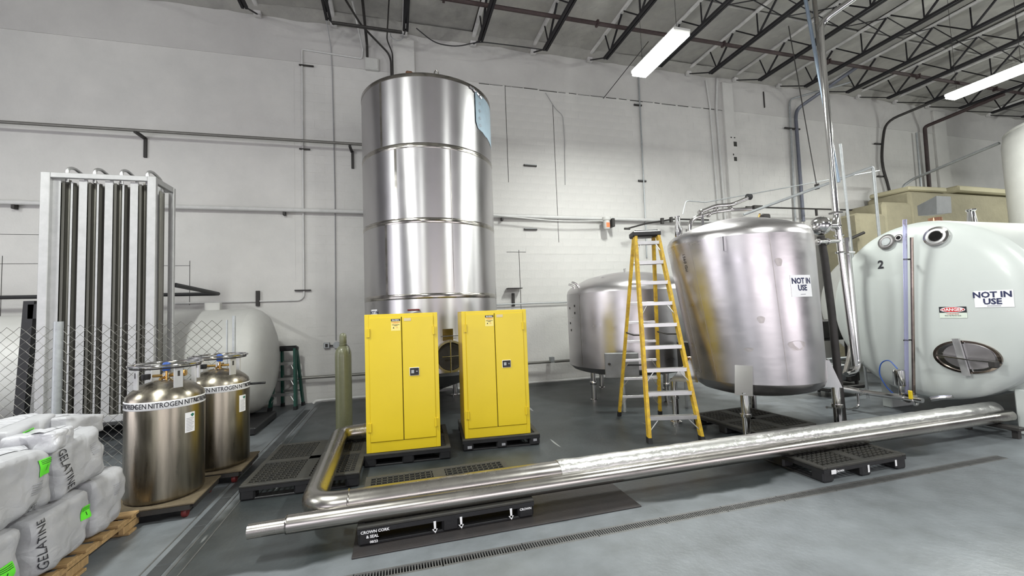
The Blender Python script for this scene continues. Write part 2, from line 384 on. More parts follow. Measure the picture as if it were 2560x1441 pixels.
cr.box((-3.95,WY-.0005,2.6),(.008,.006,.9)); cr.box((-4.4,WY-.0005,2.95),(.9,.006,.008)); cr.box((-6.9,WY-.0005,2.5),(.008,.006,1.3)); cr.box((-6.5,WY-.0005,3.0),(1.2,.006,.008)); cr.box((-6.5,WY-.0005,3.55),(1.6,.006,.008))
cr.build('wall_joints',CRACK,wb,ang=0)
for n,(x,wd) in enumerate(((.35,.5),(9.62,.36),(18.7,.6))):
    M().cbox((x,WY-.03,4.15),(wd,.1,8.3),.012).build('trim_%d'%(n+1),WALL,kind='structure')
hole=M(); hole.box((9.75,WY-.082,6.45),(.11,.006,.14)); hole.box((9.72,WY-.082,6.0),(.1,.006,.12)); hole.box((9.62,WY-.082,6.64),(.05,.006,.03)); hole.box((9.74,WY-.082,6.64),(.05,.006,.03)); hole.box((9.66,WY-.082,6.13),(.035,.006,.05)); hole.build('broken_pocket',CRACK,wb,ang=0)
hole=M(); hole.box((11.0,WY+.0,7.95),(.03,.06,.5)); hole.build('patched_opening',DRK,wb,ang=0)
M().cbox((11.35,WY-.005,7.98),(.62,.03,.5),.01).build('opening_infill',WALLU,wb)
M().box((-11.1,1.5,4.3),(.2,17.2,9)).build('wall_left',SIDEW,kind='structure',ang=0)
M().box((30.1,1.5,4.3),(.2,17.2,9)).build('wall_right',SIDEW,kind='structure',ang=0)
M().box((9.5,-7.1,4.3),(41.2,.2,9)).build('wall_front',SIDEW,kind='structure',ang=0)
# ceiling: deck + insulation boards between joists
ce=M().box((9.5,1.5,8.75),(41.2,17.4,.2)).build('ceiling',INSUL,kind='structure',ang=0)
JX=[-10.5,-8.95,-7.4,-5.8,-4.25,-2.70,-1.17,.375,2.025,3.587,5.177,6.73,8.286,9.925,11.564,13.17,14.863,16.558,18.155,19.786,21.4,23.0,24.6,26.2]
ib=M().cbox((0,0,0),(1.54,2.36,.05),.02).mesh('board',INSUL,0)
for i in range(5,len(JX)-1):
    for j in range(5):
        o=bpy.data.objects.new('insulation_board',ib); C.objects.link(o); o.parent=ce
        o.location=((JX[i]+JX[i+1])/2,8.72-2.4*j,8.6+random.uniform(-.015,.015)); o.rotation_euler=(R(random.uniform(-.7,.7)),R(random.uniform(-1,1)),0)
# draped insulation strip where roof meets wall
ds=M(); V=[];F=[]; nx=170
for k in range(nx+1):
    x=-10+38*k/nx; sag=.06*noise.noise(Vector((x*1.3,0,3)))+.03*noise.noise(Vector((x*5,0,7)))
    for t in range(6):
        a=t/5; V.append((x,WY-.3+.32*a,8.56-.13*math.sin(a*1.5)**2+sag*a+.02*noise.noise(Vector((x*6,a*5,0)))))
for k in range(nx):
    for t in range(5): a=k*6+t; F.append((a,a+6,a+7,a+1))
ds.add(V,F); ds.build('draped_insulation',INSUL,ce,ang=60)
# ---------------------------------------------------------------- roof joists, each a thing
def joist():
    e=emp('roof_joist','',None,(0,0,0))
    m=M()
    m.box((-.034,1.52,7.95),(.05,15.06,.055)); m.box((.034,1.52,7.95),(.05,15.06,.055)); m.build('bottom_chord',JOIST,e,ang=0)
    m=M(); m.cbox((0,1.7,8.55),(.09,16.3,.06),.015); m.build('top_chord',BATT,e,ang=0)
    nodes=[8.82-1.3*k for k in range(12)]
    b=lambda p,q,r_: M().tube([p,q],r_,6).build('web_bar',JOIST,e,ang=0)
    b((0,9.03,7.96),(0,9.86,8.4),.016)
    for k,y in enumerate(nodes):
        if y-.65<-6: break
        b((0,y,7.96),(0,min(y+.6,9.0)if k else 9.0,8.5),.017); b((0,y,7.96),(0,y-.6,8.5),.026)
        if k: b((0,y-.02,7.96),(0,y-.02,8.5),.017)
    M().cbox((0,9.88,8.42),(.14,.1,.12),.01).build('bearing_seat',BATT,e)
    return e
J0=joist(); J0.location.x=JX[5]
jn=['leftmost of the joists that show','just left of the conduits','directly above the tall tank left of centre','above the right rim of the tall tank','two to the right of the tall tank','just left of the nearer strip light','right behind the nearer strip light']
for i,x in enumerate(JX):
    if i<5 or i>20: continue
    k=i-5; o=J0 if k==0 else dup(J0,loc=(x,0,0))
    if k<7: o['label']='black open-web roof joist, '+jn[k]
    elif x<14: o['label']='black open-web roof joist, number %s right of the nearer strip light'%(['one','two','three','four','five'][k-7])
    else: o['label']='black open-web roof joist at the far right, counted '+['first','second','third','fourth','fifth','sixth'][min(k-12,5)]+' past the tall pipes'
    o['category']='joist'; o['group']='black open-web roof joists'
# cross bridging between joists
ordn=['beside the tall tank','left of nearer strip light','at the nearer strip light','first bay right of the nearer strip light','second bay right of the nearer strip light','third bay right of the nearer strip light','fourth bay right of the nearer strip light','bay left of the far strip light','bay just past the far strip light']
for i in range(9,18):
    a,b=JX[i],JX[i+1]; y=6.9
    e=emp('joist_bridging','crossed roof braces nearer the wall, '+ordn[i-9],'brace',(a,y,7.98),group='crossed braces between joists')
    M().tube([(a,y,7.98),(b,y+.04,8.5)],.012,6).build('brace_bar',JOIST,e,ang=0); M().tube([(b,y-.04,7.98),(a,y,8.5)],.012,6).build('brace_bar',JOIST,e,ang=0)
    e=emp('joist_bridging','crossed roof braces farther from the wall, '+ordn[i-9],'brace',(a,4.6,7.98),group='crossed braces between joists')
    y=4.6
    M().tube([(a,y,7.98),(b,y+.04,8.5)],.012,6).build('brace_bar',JOIST,e,ang=0); M().tube([(b,y-.04,7.98),(a,y,8.5)],.012,6).build('brace_bar',JOIST,e,ang=0)
def pipe(name,pts,r,m,label,cat='pipe',bend=0,n=10,group=None,clips=None):
    o=M().tube(pts,r,n,bend=bend).build(name,m,label=label,cat=cat,group=group)
    if clips:
        for c in clips: M().cbox(c[0],c[1],.004).build('pipe_clip',DRK if len(c)<3 else c[2],o)
    return o
sp=pipe('sprinkler_main',[(-10,8.15,8.12),(26,8.15,8.12)],.045,SPRK,'dark red-brown sprinkler main running through the joists parallel to the wall',clips=[((1.1+1.7*k*2,8.15,8.12),(.05,.12,.12),SPRK) for k in range(7)])
pipe('ceiling_cable',[(.6,9.0,8.0),(1.0,9.1,7.78),(1.5,9.15,7.8),(2.0,9.05,7.93),(3.0,9.2,8.05),(3.6,9.05,7.95)],.012,RUB,'thin black cable sagging between two joists right of the tall tank','cable',bend=.2)
pipe('coiled_cable',[(.2+.14*math.cos(a/2),9.3,7.98+.12*math.sin(a/2)) for a in range(0,26)],.01,CABLE,'small coil of cable hanging at the wall above the tall tank','cable')
pipe('cross_pipe',[(-1.1,9.0,7.86),(.3,9.0,7.86)],.035,DRK,'short dark horizontal bar between the joists above the tall tank','bar')
pipe('ceiling_conduit',[(-1.6,6.6,8.3),(-.55,9.3,8.1),(.0,9.78,7.85),(.06,9.8,7.7),(.06,9.84,5.9)],.022,DRK,'dark conduit slanting down from the roof to behind the tall tank','conduit',bend=.1)
pipe('ceiling_conduit',[(-.5,8.7,8.5),(-.46,9.82,8.0),(-.46,9.84,7.73)],.03,DRK,'short dark conduit dropping into the white wall box left of the tall tank','conduit',bend=.05)
pipe('ceiling_conduit',[(.1,7.7,8.5),(-.02,9.6,8.05),(.1,9.86,7.9),(.1,9.86,5.9)],.015,DRK,'thin dark conduit bending down the edge of the wall column','conduit',bend=.08)
b=M().cbox((-.36,WY-.04,7.6),(.3,.1,.28),.01).build('junction_box',WHT2,label='white painted junction box high on the wall left of the tall tank',cat='box')
M().cbox((-.36,WY-.095,7.6),(.26,.012,.24),.004).build('cover_plate',WHT2,b)
# ---------------------------------------------------------------- strip lights
def fixture(x,y,label):
    e=emp('strip_light',label,'light',(x,y,6.14),group='ceiling strip lights')
    M().cbox((x,y,6.235),(.32,1.3,.07),.02).build('housing',WHT2,e)
    M().cbox((x,y,6.175),(.3,1.27,.05),.02).build('diffuser',LAMP,e)
    for yy in (y-.5,y+.5): M().tube([(x,yy,6.26),(x,yy,8.45)],.004,5).build('hanger_wire',DRK,e)
    return e
fixture(4.6,6.2,'glowing strip light in the middle of the ceiling, nearer of the two')
fixture(12.1,5.55,'glowing strip light at the right edge of the frame')
# ---------------------------------------------------------------- pipes and fittings on the back wall
def bracket(par,x,z,y=9.65,d=.3):
    m=M(); m.hexa([(x-.025,y-.02,z-.02),(x+.025,y-.02,z-.02),(x+.04,WY,z-.03),(x-.01,WY,z-.03),(x-.025,y-.02,z+.03),(x+.025,y-.02,z+.03),(x+.04,WY,z+.02),(x-.01,WY,z+.02)]); m.box((x+.03,WY-.02,z-.2),(.05,.04,.4)); m.build('pipe_bracket',DRK,par)
pa=pipe('steam_pipe',[(-10.9,9.65,5.53),(-.28,9.65,5.59)],.03,DULL,'thin dark steel pipe high on the left wall standing off on brackets')
for x in (-4.75,-.85,-8.6): bracket(pa,x,5.53)
pb=pipe('water_pipe',[(-10.9,9.84,4.13),(10.0,9.84,4.11)],.042,WPIPE,'white painted pipe along the wall at middle height, passing behind the tall tank',clips=[((x,9.88,4.08),(.05,.1,.14)) for x in (-6.7,-2.2,2.6,5.4,9.2)])
pipe('water_pipe',[(2.3,9.7,4.1),(4.0,9.68,3.98),(5.2,9.68,4.02),(5.35,9.68,4.0)],.016,WPIPE,'thin tube sagging just under the white wall pipe',bend=.5)
fh=emp('water_filter','white water filter housing with orange label hung on the wall pipe','filter',(5.31,9.66,3.78))
M().lathe([(.07,3.8),(.085,3.83),(.085,4.02),(.1,4.03),(.11,4.06),(.11,4.11),(.03,4.12)],(5.31,9.66,0),20).build('filter_bowl',WHT2,fh)
M().patch(cylmap(5.31,9.66,.087,-PI/2,3.9),-.05,.05,-.06,.06,6,2).build('orange_label',ORGL,fh)
M().cbox((5.5,9.78,3.98),(.08,.3,.22),.01).build('mounting_plate',DRK,fh)
pipe('valve_line',[(5.75,9.5,3.78),(6.4,9.55,3.95),(7.3,9.6,4.1),(8.4,9.6,4.1)],.022,DRK,'dark thin valve line sloping up behind the yellow ladder',bend=.1,clips=[((5.8,9.5,3.79),(.16,.05,.05)),((6.9,9.57,4.03),(.08,.06,.16)),((7.2,9.6,4.08),(.06,.08,.14))])
pc=pipe('return_pipe',[(-11,9.6,2.38),(-3.3,9.55,2.34),(-3.16,7.5,2.36)],.035,RUB,'black pipe on the left wall ending in a sharp bend beside the fin rack',bend=.06)
pipe('gas_conduit',[(-4.2,9.92,2.19),(-1.92,9.92,2.19),(-1.84,9.92,2.27),(-1.84,9.92,7.77),(-.58,9.92,7.72),(-.56,9.92,7.95),(-.7,9.0,8.4)],.018,WPIPE,'galvanised conduit rising up the left wall and turning right near the roof','conduit',bend=.05,clips=[((-1.86,9.91,2.4),(.32,.04,.03)),((-1.8,9.91,5.5),(.22,.03,.03)),((-1.75,9.91,7.4),(.3,.03,.03)),((-2.72,9.92,2.25),(.07,.05,.32))])
pipe('hanging_cable',[(-1.3,9.6,8.4),(-1.24,9.93,7.9),(-1.22,9.93,7.3),(-1.2,9.93,4.4),(-1.22,9.93,1.3)],.011,CABLE,'thin cable dropping down the left wall to the socket boxes','cable')
ob=emp('socket_boxes','pair of grey surface socket boxes on the wall behind the gas cylinder','socket',(-1.3,9.92,1.1))
M().cbox((-1.4,9.91,1.2),(.12,.07,.12),.008).build('socket_box',GALV,ob); M().cbox((-1.4,9.872,1.2),(.05,.012,.07),.003).build('socket_face',DRK,ob)
M().lathe([(.07,9.87),(.07,9.95)],(-1.2,0,1.2),16,'Y').build('round_outlet',GALV,ob); M().box((-1.3,9.91,1.19),(.1,.03,.03)).build('link_nipple',DRK,ob)
pe=pipe('steel_pipe',[(-3.6,9.75,.57),(5.2,9.75,.52)],.032,DULL,'low steel pipe along the back wall behind the cylinder and tanks',clips=[((x,9.78,.57),(.1,.12,.14),GALV) for x in (-1.95,3.7)])
pf=pipe('drain_pipe',[(-1.65,9.75,.02),(-1.6,9.75,.07),(-1.45,9.75,.075),(5.2,9.75,.06)],.03,WPIPE,'white pipe lying on the floor along the foot of the back wall',bend=.06)
pipe('gas_conduit',[(1.9,9.88,1.96),(4.6,9.88,1.97)],.015,GALV,'thin pipe on the wall between tall tank and short tank','conduit')
for (x,z,l) in ((3.4,5.45,'black strut stub bolted to the bare wall, upper one'),(3.34,3.82,'black strut stub bolted to the bare wall, below the white pipe'),(6.6,7.34,'black strut stub high on the long vertical conduit'),(6.6,5.21,'black strut stub halfway up the long vertical conduit')):
    e=M().cbox((x,WY-.025,z),(.34 if x<5 else .24,.045,.05),.004).build('strut_stub',DRK,label=l,cat='bracket',group='black strut stubs on the wall')
    M().box((x,WY-.05,z+.012),(.33 if x<5 else .23,.01,.01)).build('strut_lip',GALV,e)
e=emp('shelf_bracket','black T-shaped shelf bracket on the wall right of the tall tank','bracket',(2.83,9.9,1.9))
M().box((2.83,9.83,2.34),(.36,.2,.02)).build('shelf_plate',DRK,e); M().box((2.82,WY-.03,2.07),(.06,.05,.32)).build('upright',DRK,e)
pipe('vertical_conduit',[(6.72,9.3,8.45),(6.66,9.91,8.2),(6.62,9.91,3.9),(6.6,9.91,3.1)],.02,GALV,'long grey conduit running down the wall behind the yellow ladder','conduit')
pipe('vertical_conduit',[(8.9,9.91,8.3),(8.98,9.91,7.5),(9.03,9.91,4.2)],.022,WPIPE,'pale conduit nearest the left side of the right-hand column','conduit')
pipe('vertical_conduit',[(9.3,9.91,8.4),(9.2,9.91,7.5),(9.25,9.91,4.2)],.03,WPIPE,'thicker pale conduit against the left side of the right-hand column','conduit')
pipe('rod_brace',[(5.9,8.3,8.0),(5.55,9.93,7.42)],.009,DRK,'thin dark rod slanting from a joist to the wall below the strip light','rod')
pipe('roof_cable',[(3.9,9.93,7.4),(4.15,9.93,7.0),(4.35,9.93,6.85),(4.37,9.93,6.2),(4.33,9.93,5.0)],.007,CABLE,'thin loose wire curving down the bare wall','cable',bend=.1)
pipe('vent_pipe',[(12.7,8.4,8.3),(12.2,9.85,7.75),(12.1,9.85,7.5),(12.08,9.85,4.2)],.05,VBLU,'bluish grey conduit curving down the wall left of the tall steel pipes','conduit',bend=.3,clips=[((11.95,9.87,7.1),(.6,.05,.04))])
pipe('vent_pipe',[(13.2,8.9,8.2),(12.0,9.88,8.05),(11.93,9.88,7.9),(11.8,9.88,4.2)],.03,GALV,'thin grey conduit just left of the bluish one','conduit',bend=.15)
pipe('hose_line',[(17.0,8.3,8.1),(15.9,9.8,7.65),(15.75,9.85,7.0),(15.6,9.85,6.2),(15.85,9.85,5.4),(15.9,9.85,4.8)],.04,DRK,'dark hose curving down the wall beyond the tall steel pipes','hose',bend=.6,clips=[((15.6,9.9,6.9),(.3,.05,.04)),((15.6,9.9,5.8),(.3,.05,.04))])
pipe('riser_pipe',[(18.2,8.0,7.9),(17.75,9.8,7.62),(17.75,9.85,4.2)],.055,SPRK,'dark vertical riser pipe on the wall beyond the beige foam block',bend=.1)
pipe('riser_pipe',[(17.4,9.85,7.4),(17.35,9.85,4.2)],.03,GALV,'thin grey riser left of the dark riser pipe')
pipe('sloping_pipe',[(15.55,9.3,4.7),(15.6,9.3,5.3),(15.9,9.2,5.5),(15.7,7.1,5.8)],.04,GALV,'dark grey pipe sloping up to the right towards the upright white tank',bend=.1)
pipe('air_line',[(9.6,9.5,4.48),(14.6,9.5,4.52)],.022,DRK,'thin black horizontal line on the wall behind the leaning steel pipes',clips=[((10.0,9.5,4.48),(.3,.1,.1)),((12.2,9.52,4.4),(.05,.05,.2))])
pipe('hanging_rod',[(8.6,7.0,7.9),(9.04,7.0,4.32)],.01,DRK,'thin dark hanger rod dropping from the roof to a sloping pipe','rod',clips=[((9.05,7.0,4.28),(.03,.1,.12))])
pipe('sloping_line',[(6.0,7.6,3.72),(6.1,7.6,4.02),(6.6,7.6,4.0),(11.0,7.0,4.75)],.012,GALV,'thin bright line sloping up from the ladder to the tall steel pipes','pipe',bend=.08)
pipe('sloping_pipe',[(7.2,7.2,3.65),(9.4,6.1,4.43),(9.42,6.1,4.36),(9.42,6.1,0.0)],.028,GALV,'grey pipe sloping up to the right then dropping behind the white tank',bend=.05)
# ---------------------------------------------------------------- tall tank
tc=(.747,8.5); tr_=1.27
T=emp('tall_tank','very tall brushed stainless steel silo tank standing left of centre','tank',(tc[0],tc[1],0))
M().lathe([(tr_,.78),(tr_,5.93)],(*tc,0),128,close=False).build('shell',SSV,T)
M().lathe([(tr_,5.92),(tr_+.006,5.92),(tr_+.006,5.98),(tr_,5.99),(.9,6.1),(.3,6.16),(.01,6.17)],(*tc,0),96).build('roof_cone',SSW,T)
M().lathe([(.12,.3),(.2,.34),(1.0,.6),(tr_-.03,.72),(tr_,.79)],(*tc,0),96).build('bottom_cone',SSM,T)
for z in (4.70,3.39,2.09):
    M().lathe([(tr_,z-.045),(tr_+.003,z-.04),(tr_+.003,z-.004),(tr_+.006,z),(tr_+.003,z+.004),(tr_+.003,z+.04),(tr_,z+.045)],(*tc,0),128,close=False).build('weld_band',SSW,T)
for a,z0_,z1_ in ((-2.35,4.75,5.92),(-2.12,3.43,4.66),(-2.3,2.13,3.35),(-1.36,2.13,4.66)):
    M().patch(cylmap(*tc,tr_,a,0),-.022 if a<-2 else -.004,.022 if a<-2 else .004,z0_,z1_,2,2,.003).build('seam_weld',SSW,T)
for k in range(6):
    a=-PI/2+.52+k*PI/3; x,y=tc[0]+1.05*math.cos(a),tc[1]+1.05*math.sin(a)
    l=M().tube([(x,y,.02),(x,y,.72)],.055,16).build('leg',SSP,T); M().lathe([(.11,0),(.11,.02)],(x,y,0),20).build('foot_plate',SSP,l)
def on_tank(px_x,px_z): # surface angle facing the camera at world x
    return math.asin((px_x-tc[0])/tr_)-PI/2
def tfn(x,z): return cylmap(*tc,tr_,on_tank(x,z),z)
mw=emp  # manway low on the front
f_=tfn(.9,1.06)
c_=Vector(f_(0,0,0)); nrm=(c_-Vector((tc[0],tc[1],c_.z))).normalized()
def disc(par,name,c,n,r,th,m_,k=32,ell=1,hole=0):
    n=Vector(n).normalized(); u=n.cross(Vector((0,0,1))).normalized(); w_=u.cross(n); V=[];F=[]; c=Vector(c)
    prof=[(hole,0),(r,0),(r,th),(hole,th)] if hole else [(r,0),(r,th*.6),(r-.01,th),(.001,th*1.2)]
    for (rr,h) in prof:
        for i in range(k):
            a=2*PI*i/k; V.append(c+u*rr*math.cos(a)*ell+w_*rr*math.sin(a)+n*h)
    L_=len(prof)
    for j in range(L_ if hole else L_-1):
        for i in range(k):
            a,b=j*k+i,j*k+(i+1)%k; c2,d2=((j+1)%L_)*k+(i+1)%k,((j+1)%L_)*k+i; F.append((a,d2,c2,b))
    return M().add(V,F).build(name,m_,par)
mwp=disc(T,'manway_collar',c_-nrm*.04,nrm,.27,.12,SSM,hole=.235)
disc(mwp,'manway_door',c_+nrm*.02,nrm,.235,.03,DRK)
u_=nrm.cross(Vector((0,0,1)))
M().tube([c_+nrm*.08+Vector((0,0,.27)),c_+nrm*.08-Vector((0,0,.27))],.014,8).build('door_bar',SSP,mwp)
M().tube([c_+nrm*.09-u_*.2,c_+nrm*.1+u_*.15],.009,8).build('door_handle',SSP,mwp)
M().tube([c_+nrm*.07-u_*.2+Vector((0,0,.34)),c_+nrm*.07+u_*.16+Vector((0,0,.34))],.007,6).build('davit_rod',SSP,T)
M().patch(tfn(.88,1.42),-.09,.09,-.1,.1,4,2,.004).build('name_plate',HEATT,T)
not_in_use(T,tfn(-.33,1.80),.19,.2)
M().patch(tfn(.56,4.03),-.2,.2,-.02,.02,4,1,.0015).build('smudge',DRK,T) if False else None
# torn blue protective film near the top right
fm=M(); fz=cylmap(*tc,tr_+.004,0,0); V=[];F=[];n=14
ang0=on_tank(1.53,5.5)
for k in range(n+1):
    t=k/n; a=ang0+t*.62; jag=.03*noise.noise(Vector((k*.9,2,1)))
    top=5.90-.02*t; bot=5.22-.16*t+jag+(.1 if k==0 else 0)
    for j in range(5):
        z=bot+(top-bot)*j/4; V.append((tc[0]+(tr_+.006+.012*max(0,1-t*6))*math.cos(a),tc[1]+(tr_+.006+.012*max(0,1-t*6))*math.sin(a),z))
for k in range(n):
    for j in range(4): a=k*5+j; F.append((a,a+5,a+6,a+1))
fo=M().add(V,F).build('protective_film',BLUF,T,label='torn pale blue protective film')
g=M()
for k in range(5): text(g,'o',.12,lambda u,v,o:(tc[0]+(tr_+.02)*math.cos(ang0+.1+u/tr_),tc[1]+(tr_+.02)*math.sin(ang0+.1+u/tr_),5.85-.14*k+v),0,0)
g.build('film_print',GREY,fo,ang=0)
lx=lambda a,r_:(tc[0]+r_*math.cos(a),tc[1]+r_*math.sin(a))
a=on_tank(.84,6); x,y=lx(a,1.1); lg=M(); lg.tube([(x-.05,y,6.0),(x-.03,y,6.12),(x,y,6.16),(x+.03,y,6.12),(x+.05,y,6.0)],.012,8); lg.build('lifting_lug',SSW,T)
x,y=lx(on_tank(.3,6),1.12); M().cbox((x,y,6.06),(.12,.08,.08),.02).build('top_valve',COPR,T,label='orange brown valve on the tank rim')
x,y=lx(on_tank(.38,1.9),1.3); M().cbox((x-.05,y-.03,1.86),(.2,.06,.03),.01).build('red_tag',REDP,T)
m=M()
for k in range(7):
    a=on_tank(1.42,5.9)+k*.035; x,y=lx(a,tr_+.02+.01*(k%2)); m.tube([(x,y,5.93-.012*k),(lx(a+.035,tr_+.03)[0],lx(a+.035,tr_+.03)[1],5.9-.014*k+.02*(k%2))],.018,6)
m.build('bent_rim_strip',SSP,T)
# ---------------------------------------------------------------- pallets
def pallet(w_,d,h=.15,solid=False):
    e=emp('plastic_pallet','',None,(0,0,0))
    m=M(); zt=h-.012
    bw=.055
    m.cbox((0,-d/2+bw/2,zt),(w_,bw,.024),.006); m.cbox((0,d/2-bw/2,zt),(w_,bw,.024),.006); m.cbox((-w_/2+bw/2,0,zt),(bw,d-2*bw,.024),.004); m.cbox((w_/2-bw/2,0,zt),(bw,d-2*bw,.024),.004)
    m.box((0,0,zt),(.12,d-2*bw,.022)); m.box((0,0,zt),(w_-2*bw,.1,.022))
    nx=int(w_/.052); ny=int(d/.062)
    for i in range(1,nx): m.box((-w_/2+w_*i/nx,0,zt),(.011,d-2*bw,.02))
    for j in range(1,ny): m.box((0,-d/2+d*j/ny,zt),(w_-2*bw,.012,.02))
    m.build('deck',BLKD,e,local=True)
    sk=M()
    for s in(-1,1): sk.box((0,s*(d/2-.008),h-.04),(w_-.01,.016,.035)); sk.box((s*(w_/2-.008),0,h-.04),(.016,d-.01,.035))
    sk.build('skirt',BLK,e,local=True)
    for i in(-1,0,1):
        for j in(-1,0,1):
            bx,by=(.14,.14); M().cbox((i*(w_/2-bx/2-.003),j*(d/2-by/2-.003),(h-.03)/2),(bx,by,h-.03),.018).build('block_foot',BLK,e,local=True)
    for j in(-1,0,1): M().cbox((0,j*(d/2-.065),.011),(w_-.02,.1,.02),.004).build('runner',BLK,e,local=True)
    return e
P0=pallet(1.12,1.42)
P0.location=(-.92,5.53,0); P0.rotation_euler=(0,0,R(-1.5))
G_='black plastic pallets'
def setl(o,l,c,g): o['label']=l; o['category']=c; o['group']=g; return o
setl(P0,'black grid-deck plastic pallet lying empty left of the yellow cabinets','pallet',G_)
P2=pallet(1.42,1.06); P2.location=(.41,4.06,.012); setl(P2,'black plastic pallet with white printed lettering under the left end of the pipes','pallet',G_)
def local(o,fn): return fn
t=M(); pf_=planemap((0,-.532,.0),(1,0,0),(0,-1,0))
text(t,'CROWN CORK',.03,pf_,-.58,.105,bold=.03); text(t,'& SEAL',.03,pf_,-.6,.07,bold=.03); text(t,'08/23',.026,pf_,-.59,.03,bold=.03); text(t,'CROWN',.026,pf_,.63,.08,bold=.03)
m2=M(); 
for x in (-.13,.08,.5):
    m2.add([pf_(x-.008,.105,.004),pf_(x+.012,.105,.004),pf_(x+.012,.03,.004),pf_(x-.004,.03,.004)],[(0,3,2,1)]); m2.add([pf_(x-.02,.045,.004),pf_(x+.024,.045,.004),pf_(x+.006,.012,.004)],[(0,2,1)])
t.build('lettering',PAP,P2,local=True,ang=0); m2.build('white_marks',PAP,P2,local=True,ang=0)
P4=pallet(1.02,1.12); P4.location=(.165,5.88,0); P4.rotation_euler=(0,0,R(-3.4)); setl(P4,'black plastic pallet under the left yellow cabinet','pallet',G_)
P3=dup(P4,(4.5,3.72,0),R(90),'black plastic pallet under the pipes at right, in front of the round steel tank',G_)
t=M(); pf_=planemap((-.515,0,0),(0,-1,0),(-1,0,0)); 
t.patch(lambda u,v,o:pf_(u-.44,v+.1,o+.001),-.03,.03,-.02,.02,1,1,.002); t.build('printed_crest',PAP,P3,local=True,ang=0); t=M(); text(t,'CROWN',.026,pf_,-.36,.1,bold=.03); t.build('lettering',PAP,P3,local=True,ang=0)
m2=M(); m2.box((-.514,-.02,.07),(.004,.02,.07)); m2.box((-.514,-.4,.075),(.004,.02,.06)); m2.build('white_marks',PAP,P3,local=True,ang=0)
P5=dup(P4,(1.375,6.0,0),R(-5.4),'scuffed black plastic pallet under the right yellow cabinet',G_)
sm=M()
for (x,z,s_) in ((-.42,.05,.035),(.02,.05,.03),(.44,.07,.03)): sm.cbox((x,-.563,z),(s_*1.6,.004,s_),.001)
sm.build('white_scuffs',GREY,P5,local=True)
P6=dup(P4,(4.80,4.93,0),R(2),'black pallet in shadow beneath the round steel tank',G_)
# ---------------------------------------------------------------- yellow cabinets
def cabinet():
    e=emp('safety_cabinet','',None,(0,0,0)); W_,D,H=.866,.86,1.635; a=dict(local=True)
    m=M(); m.cbox((0,D/2,H/2),(W_,D,H),.006); m.build('body',YEL,e,**a)
    fr=M(); t=.05
    fr.cbox((-W_/2+t/2,-.006,H/2),(t,.014,H),.003); fr.cbox((W_/2-t/2,-.006,H/2),(t,.014,H),.003); fr.cbox((0,-.006,H-.018),(W_-2*t,.014,.036),.003); fr.cbox((0,-.006,.06),(W_-2*t,.014,.12),.003)
    fr.build('door_frame',YEL,e,**a)
    gp=M(); gp.box((0,-.002,.85),(W_-.1,.006,1.5)); gp.build('door_gap',CRACK,e,**a)
    for s in(-1,1):
        d=M(); d.cbox((s*(.195-.001),-.012,.863),(.379,.022,1.477),.005); do=d.build('door',YEL,e,**a)
        for z in (.3,1.42):
            h=M(); h.tube([(s*(W_/2-.052),-.03,z-.05),(s*(W_/2-.052),-.03,z+.05)],.012,10); h.box((s*(W_/2-.035),-.018,z),(.03,.012,.1)); h.build('hinge',YEL,do,**a)
        if s>0:
            M().cbox((.14,-.026,.93),(.115,.012,.098),.008).build('handle_rim',PAP,do,**a)
            M().cbox((.14,-.03,.93),(.106,.014,.088),.008).build('handle_plate',BLK,do,**a)
            M().cbox((.12,-.039,.93),(.034,.008,.042),.004).build('paddle',GALV,do,**a)
            M().lathe([(.008,-.045),(.008,-.035)],(.17,0,.932),12,'Y').build('key_lock',GALV,do,**a)
            M().cbox((.07,-.024,1.565),(.085,.003,.035),.001).build('tan_sticker',TAN,do,**a)
        else:
            pl=planemap((-.07,-.0232,1.51),(1,0,0),(0,-1,0))
            st=M().patch(pl,-.055,.055,-.075,.068,1,1,.001).build('warning_decal',CREAM,do,label='flammable safety storage cabinet decal',**a)
            q=M(); q.patch(lambda u,v,o:pl(u,v,o+.001),-.055,.055,.04,.068,1,1,.001); q.build('black_header',INK,st,**a)
            q=M(); text(q,'GLOBAL',.02,pl,0,.054,bold=.03,off=.0035,sx=1.15); q.build('header_lettering',PAP,st,ang=0,**a)
            q=M(); text(q,'FLAMMABLE',.017,pl,0,.026,bold=.02,off=.0025,sx=1.05); text(q,'KEEP FIRE AWAY',.009,pl,0,.011,off=.0025); text(q,'KEEP',.009,pl,.015,-.032,off=.0025); text(q,'CLEAR',.009,pl,.015,-.042,off=.0025); q.build('orange_lettering',ORG,st,ang=0,**a)
            q=M(); text(q,'SAFETY STORAGE',.011,pl,0,-.003,bold=.03,off=.0025); text(q,'CABINET',.011,pl,0,-.014,bold=.03,off=.0025)
            q.add([pl(-.035,-.046,.0025),pl(-.015,-.046,.0025),pl(-.025,-.028,.0025)],[(0,1,2)]); q.build('black_lettering',INK,st,ang=0,**a)
    lp=M(); lp.box((0,D/2,H+.003),(W_,D,.006)); lp.build('top_lip',YEL,e,**a)
    for s in(-1,1): M().lathe([(.02,-.001),(.02,.002)],(0,0,0),12,'X',).build('vent_plug',YEL,e,**a).location=(s*W_/2,.3,.3)
    return e
C1=cabinet(); C1.location=(.093,5.378,.152); C1.rotation_euler=(0,0,R(-3.4)); setl(C1,'yellow two-door safety cabinet, left of the pair, in front of the tall tank','cabinet','yellow safety cabinets')
C2=dup(C1,(1.287,5.494,.152),R(-5),'yellow two-door safety cabinet, right of the pair','yellow safety cabinets')
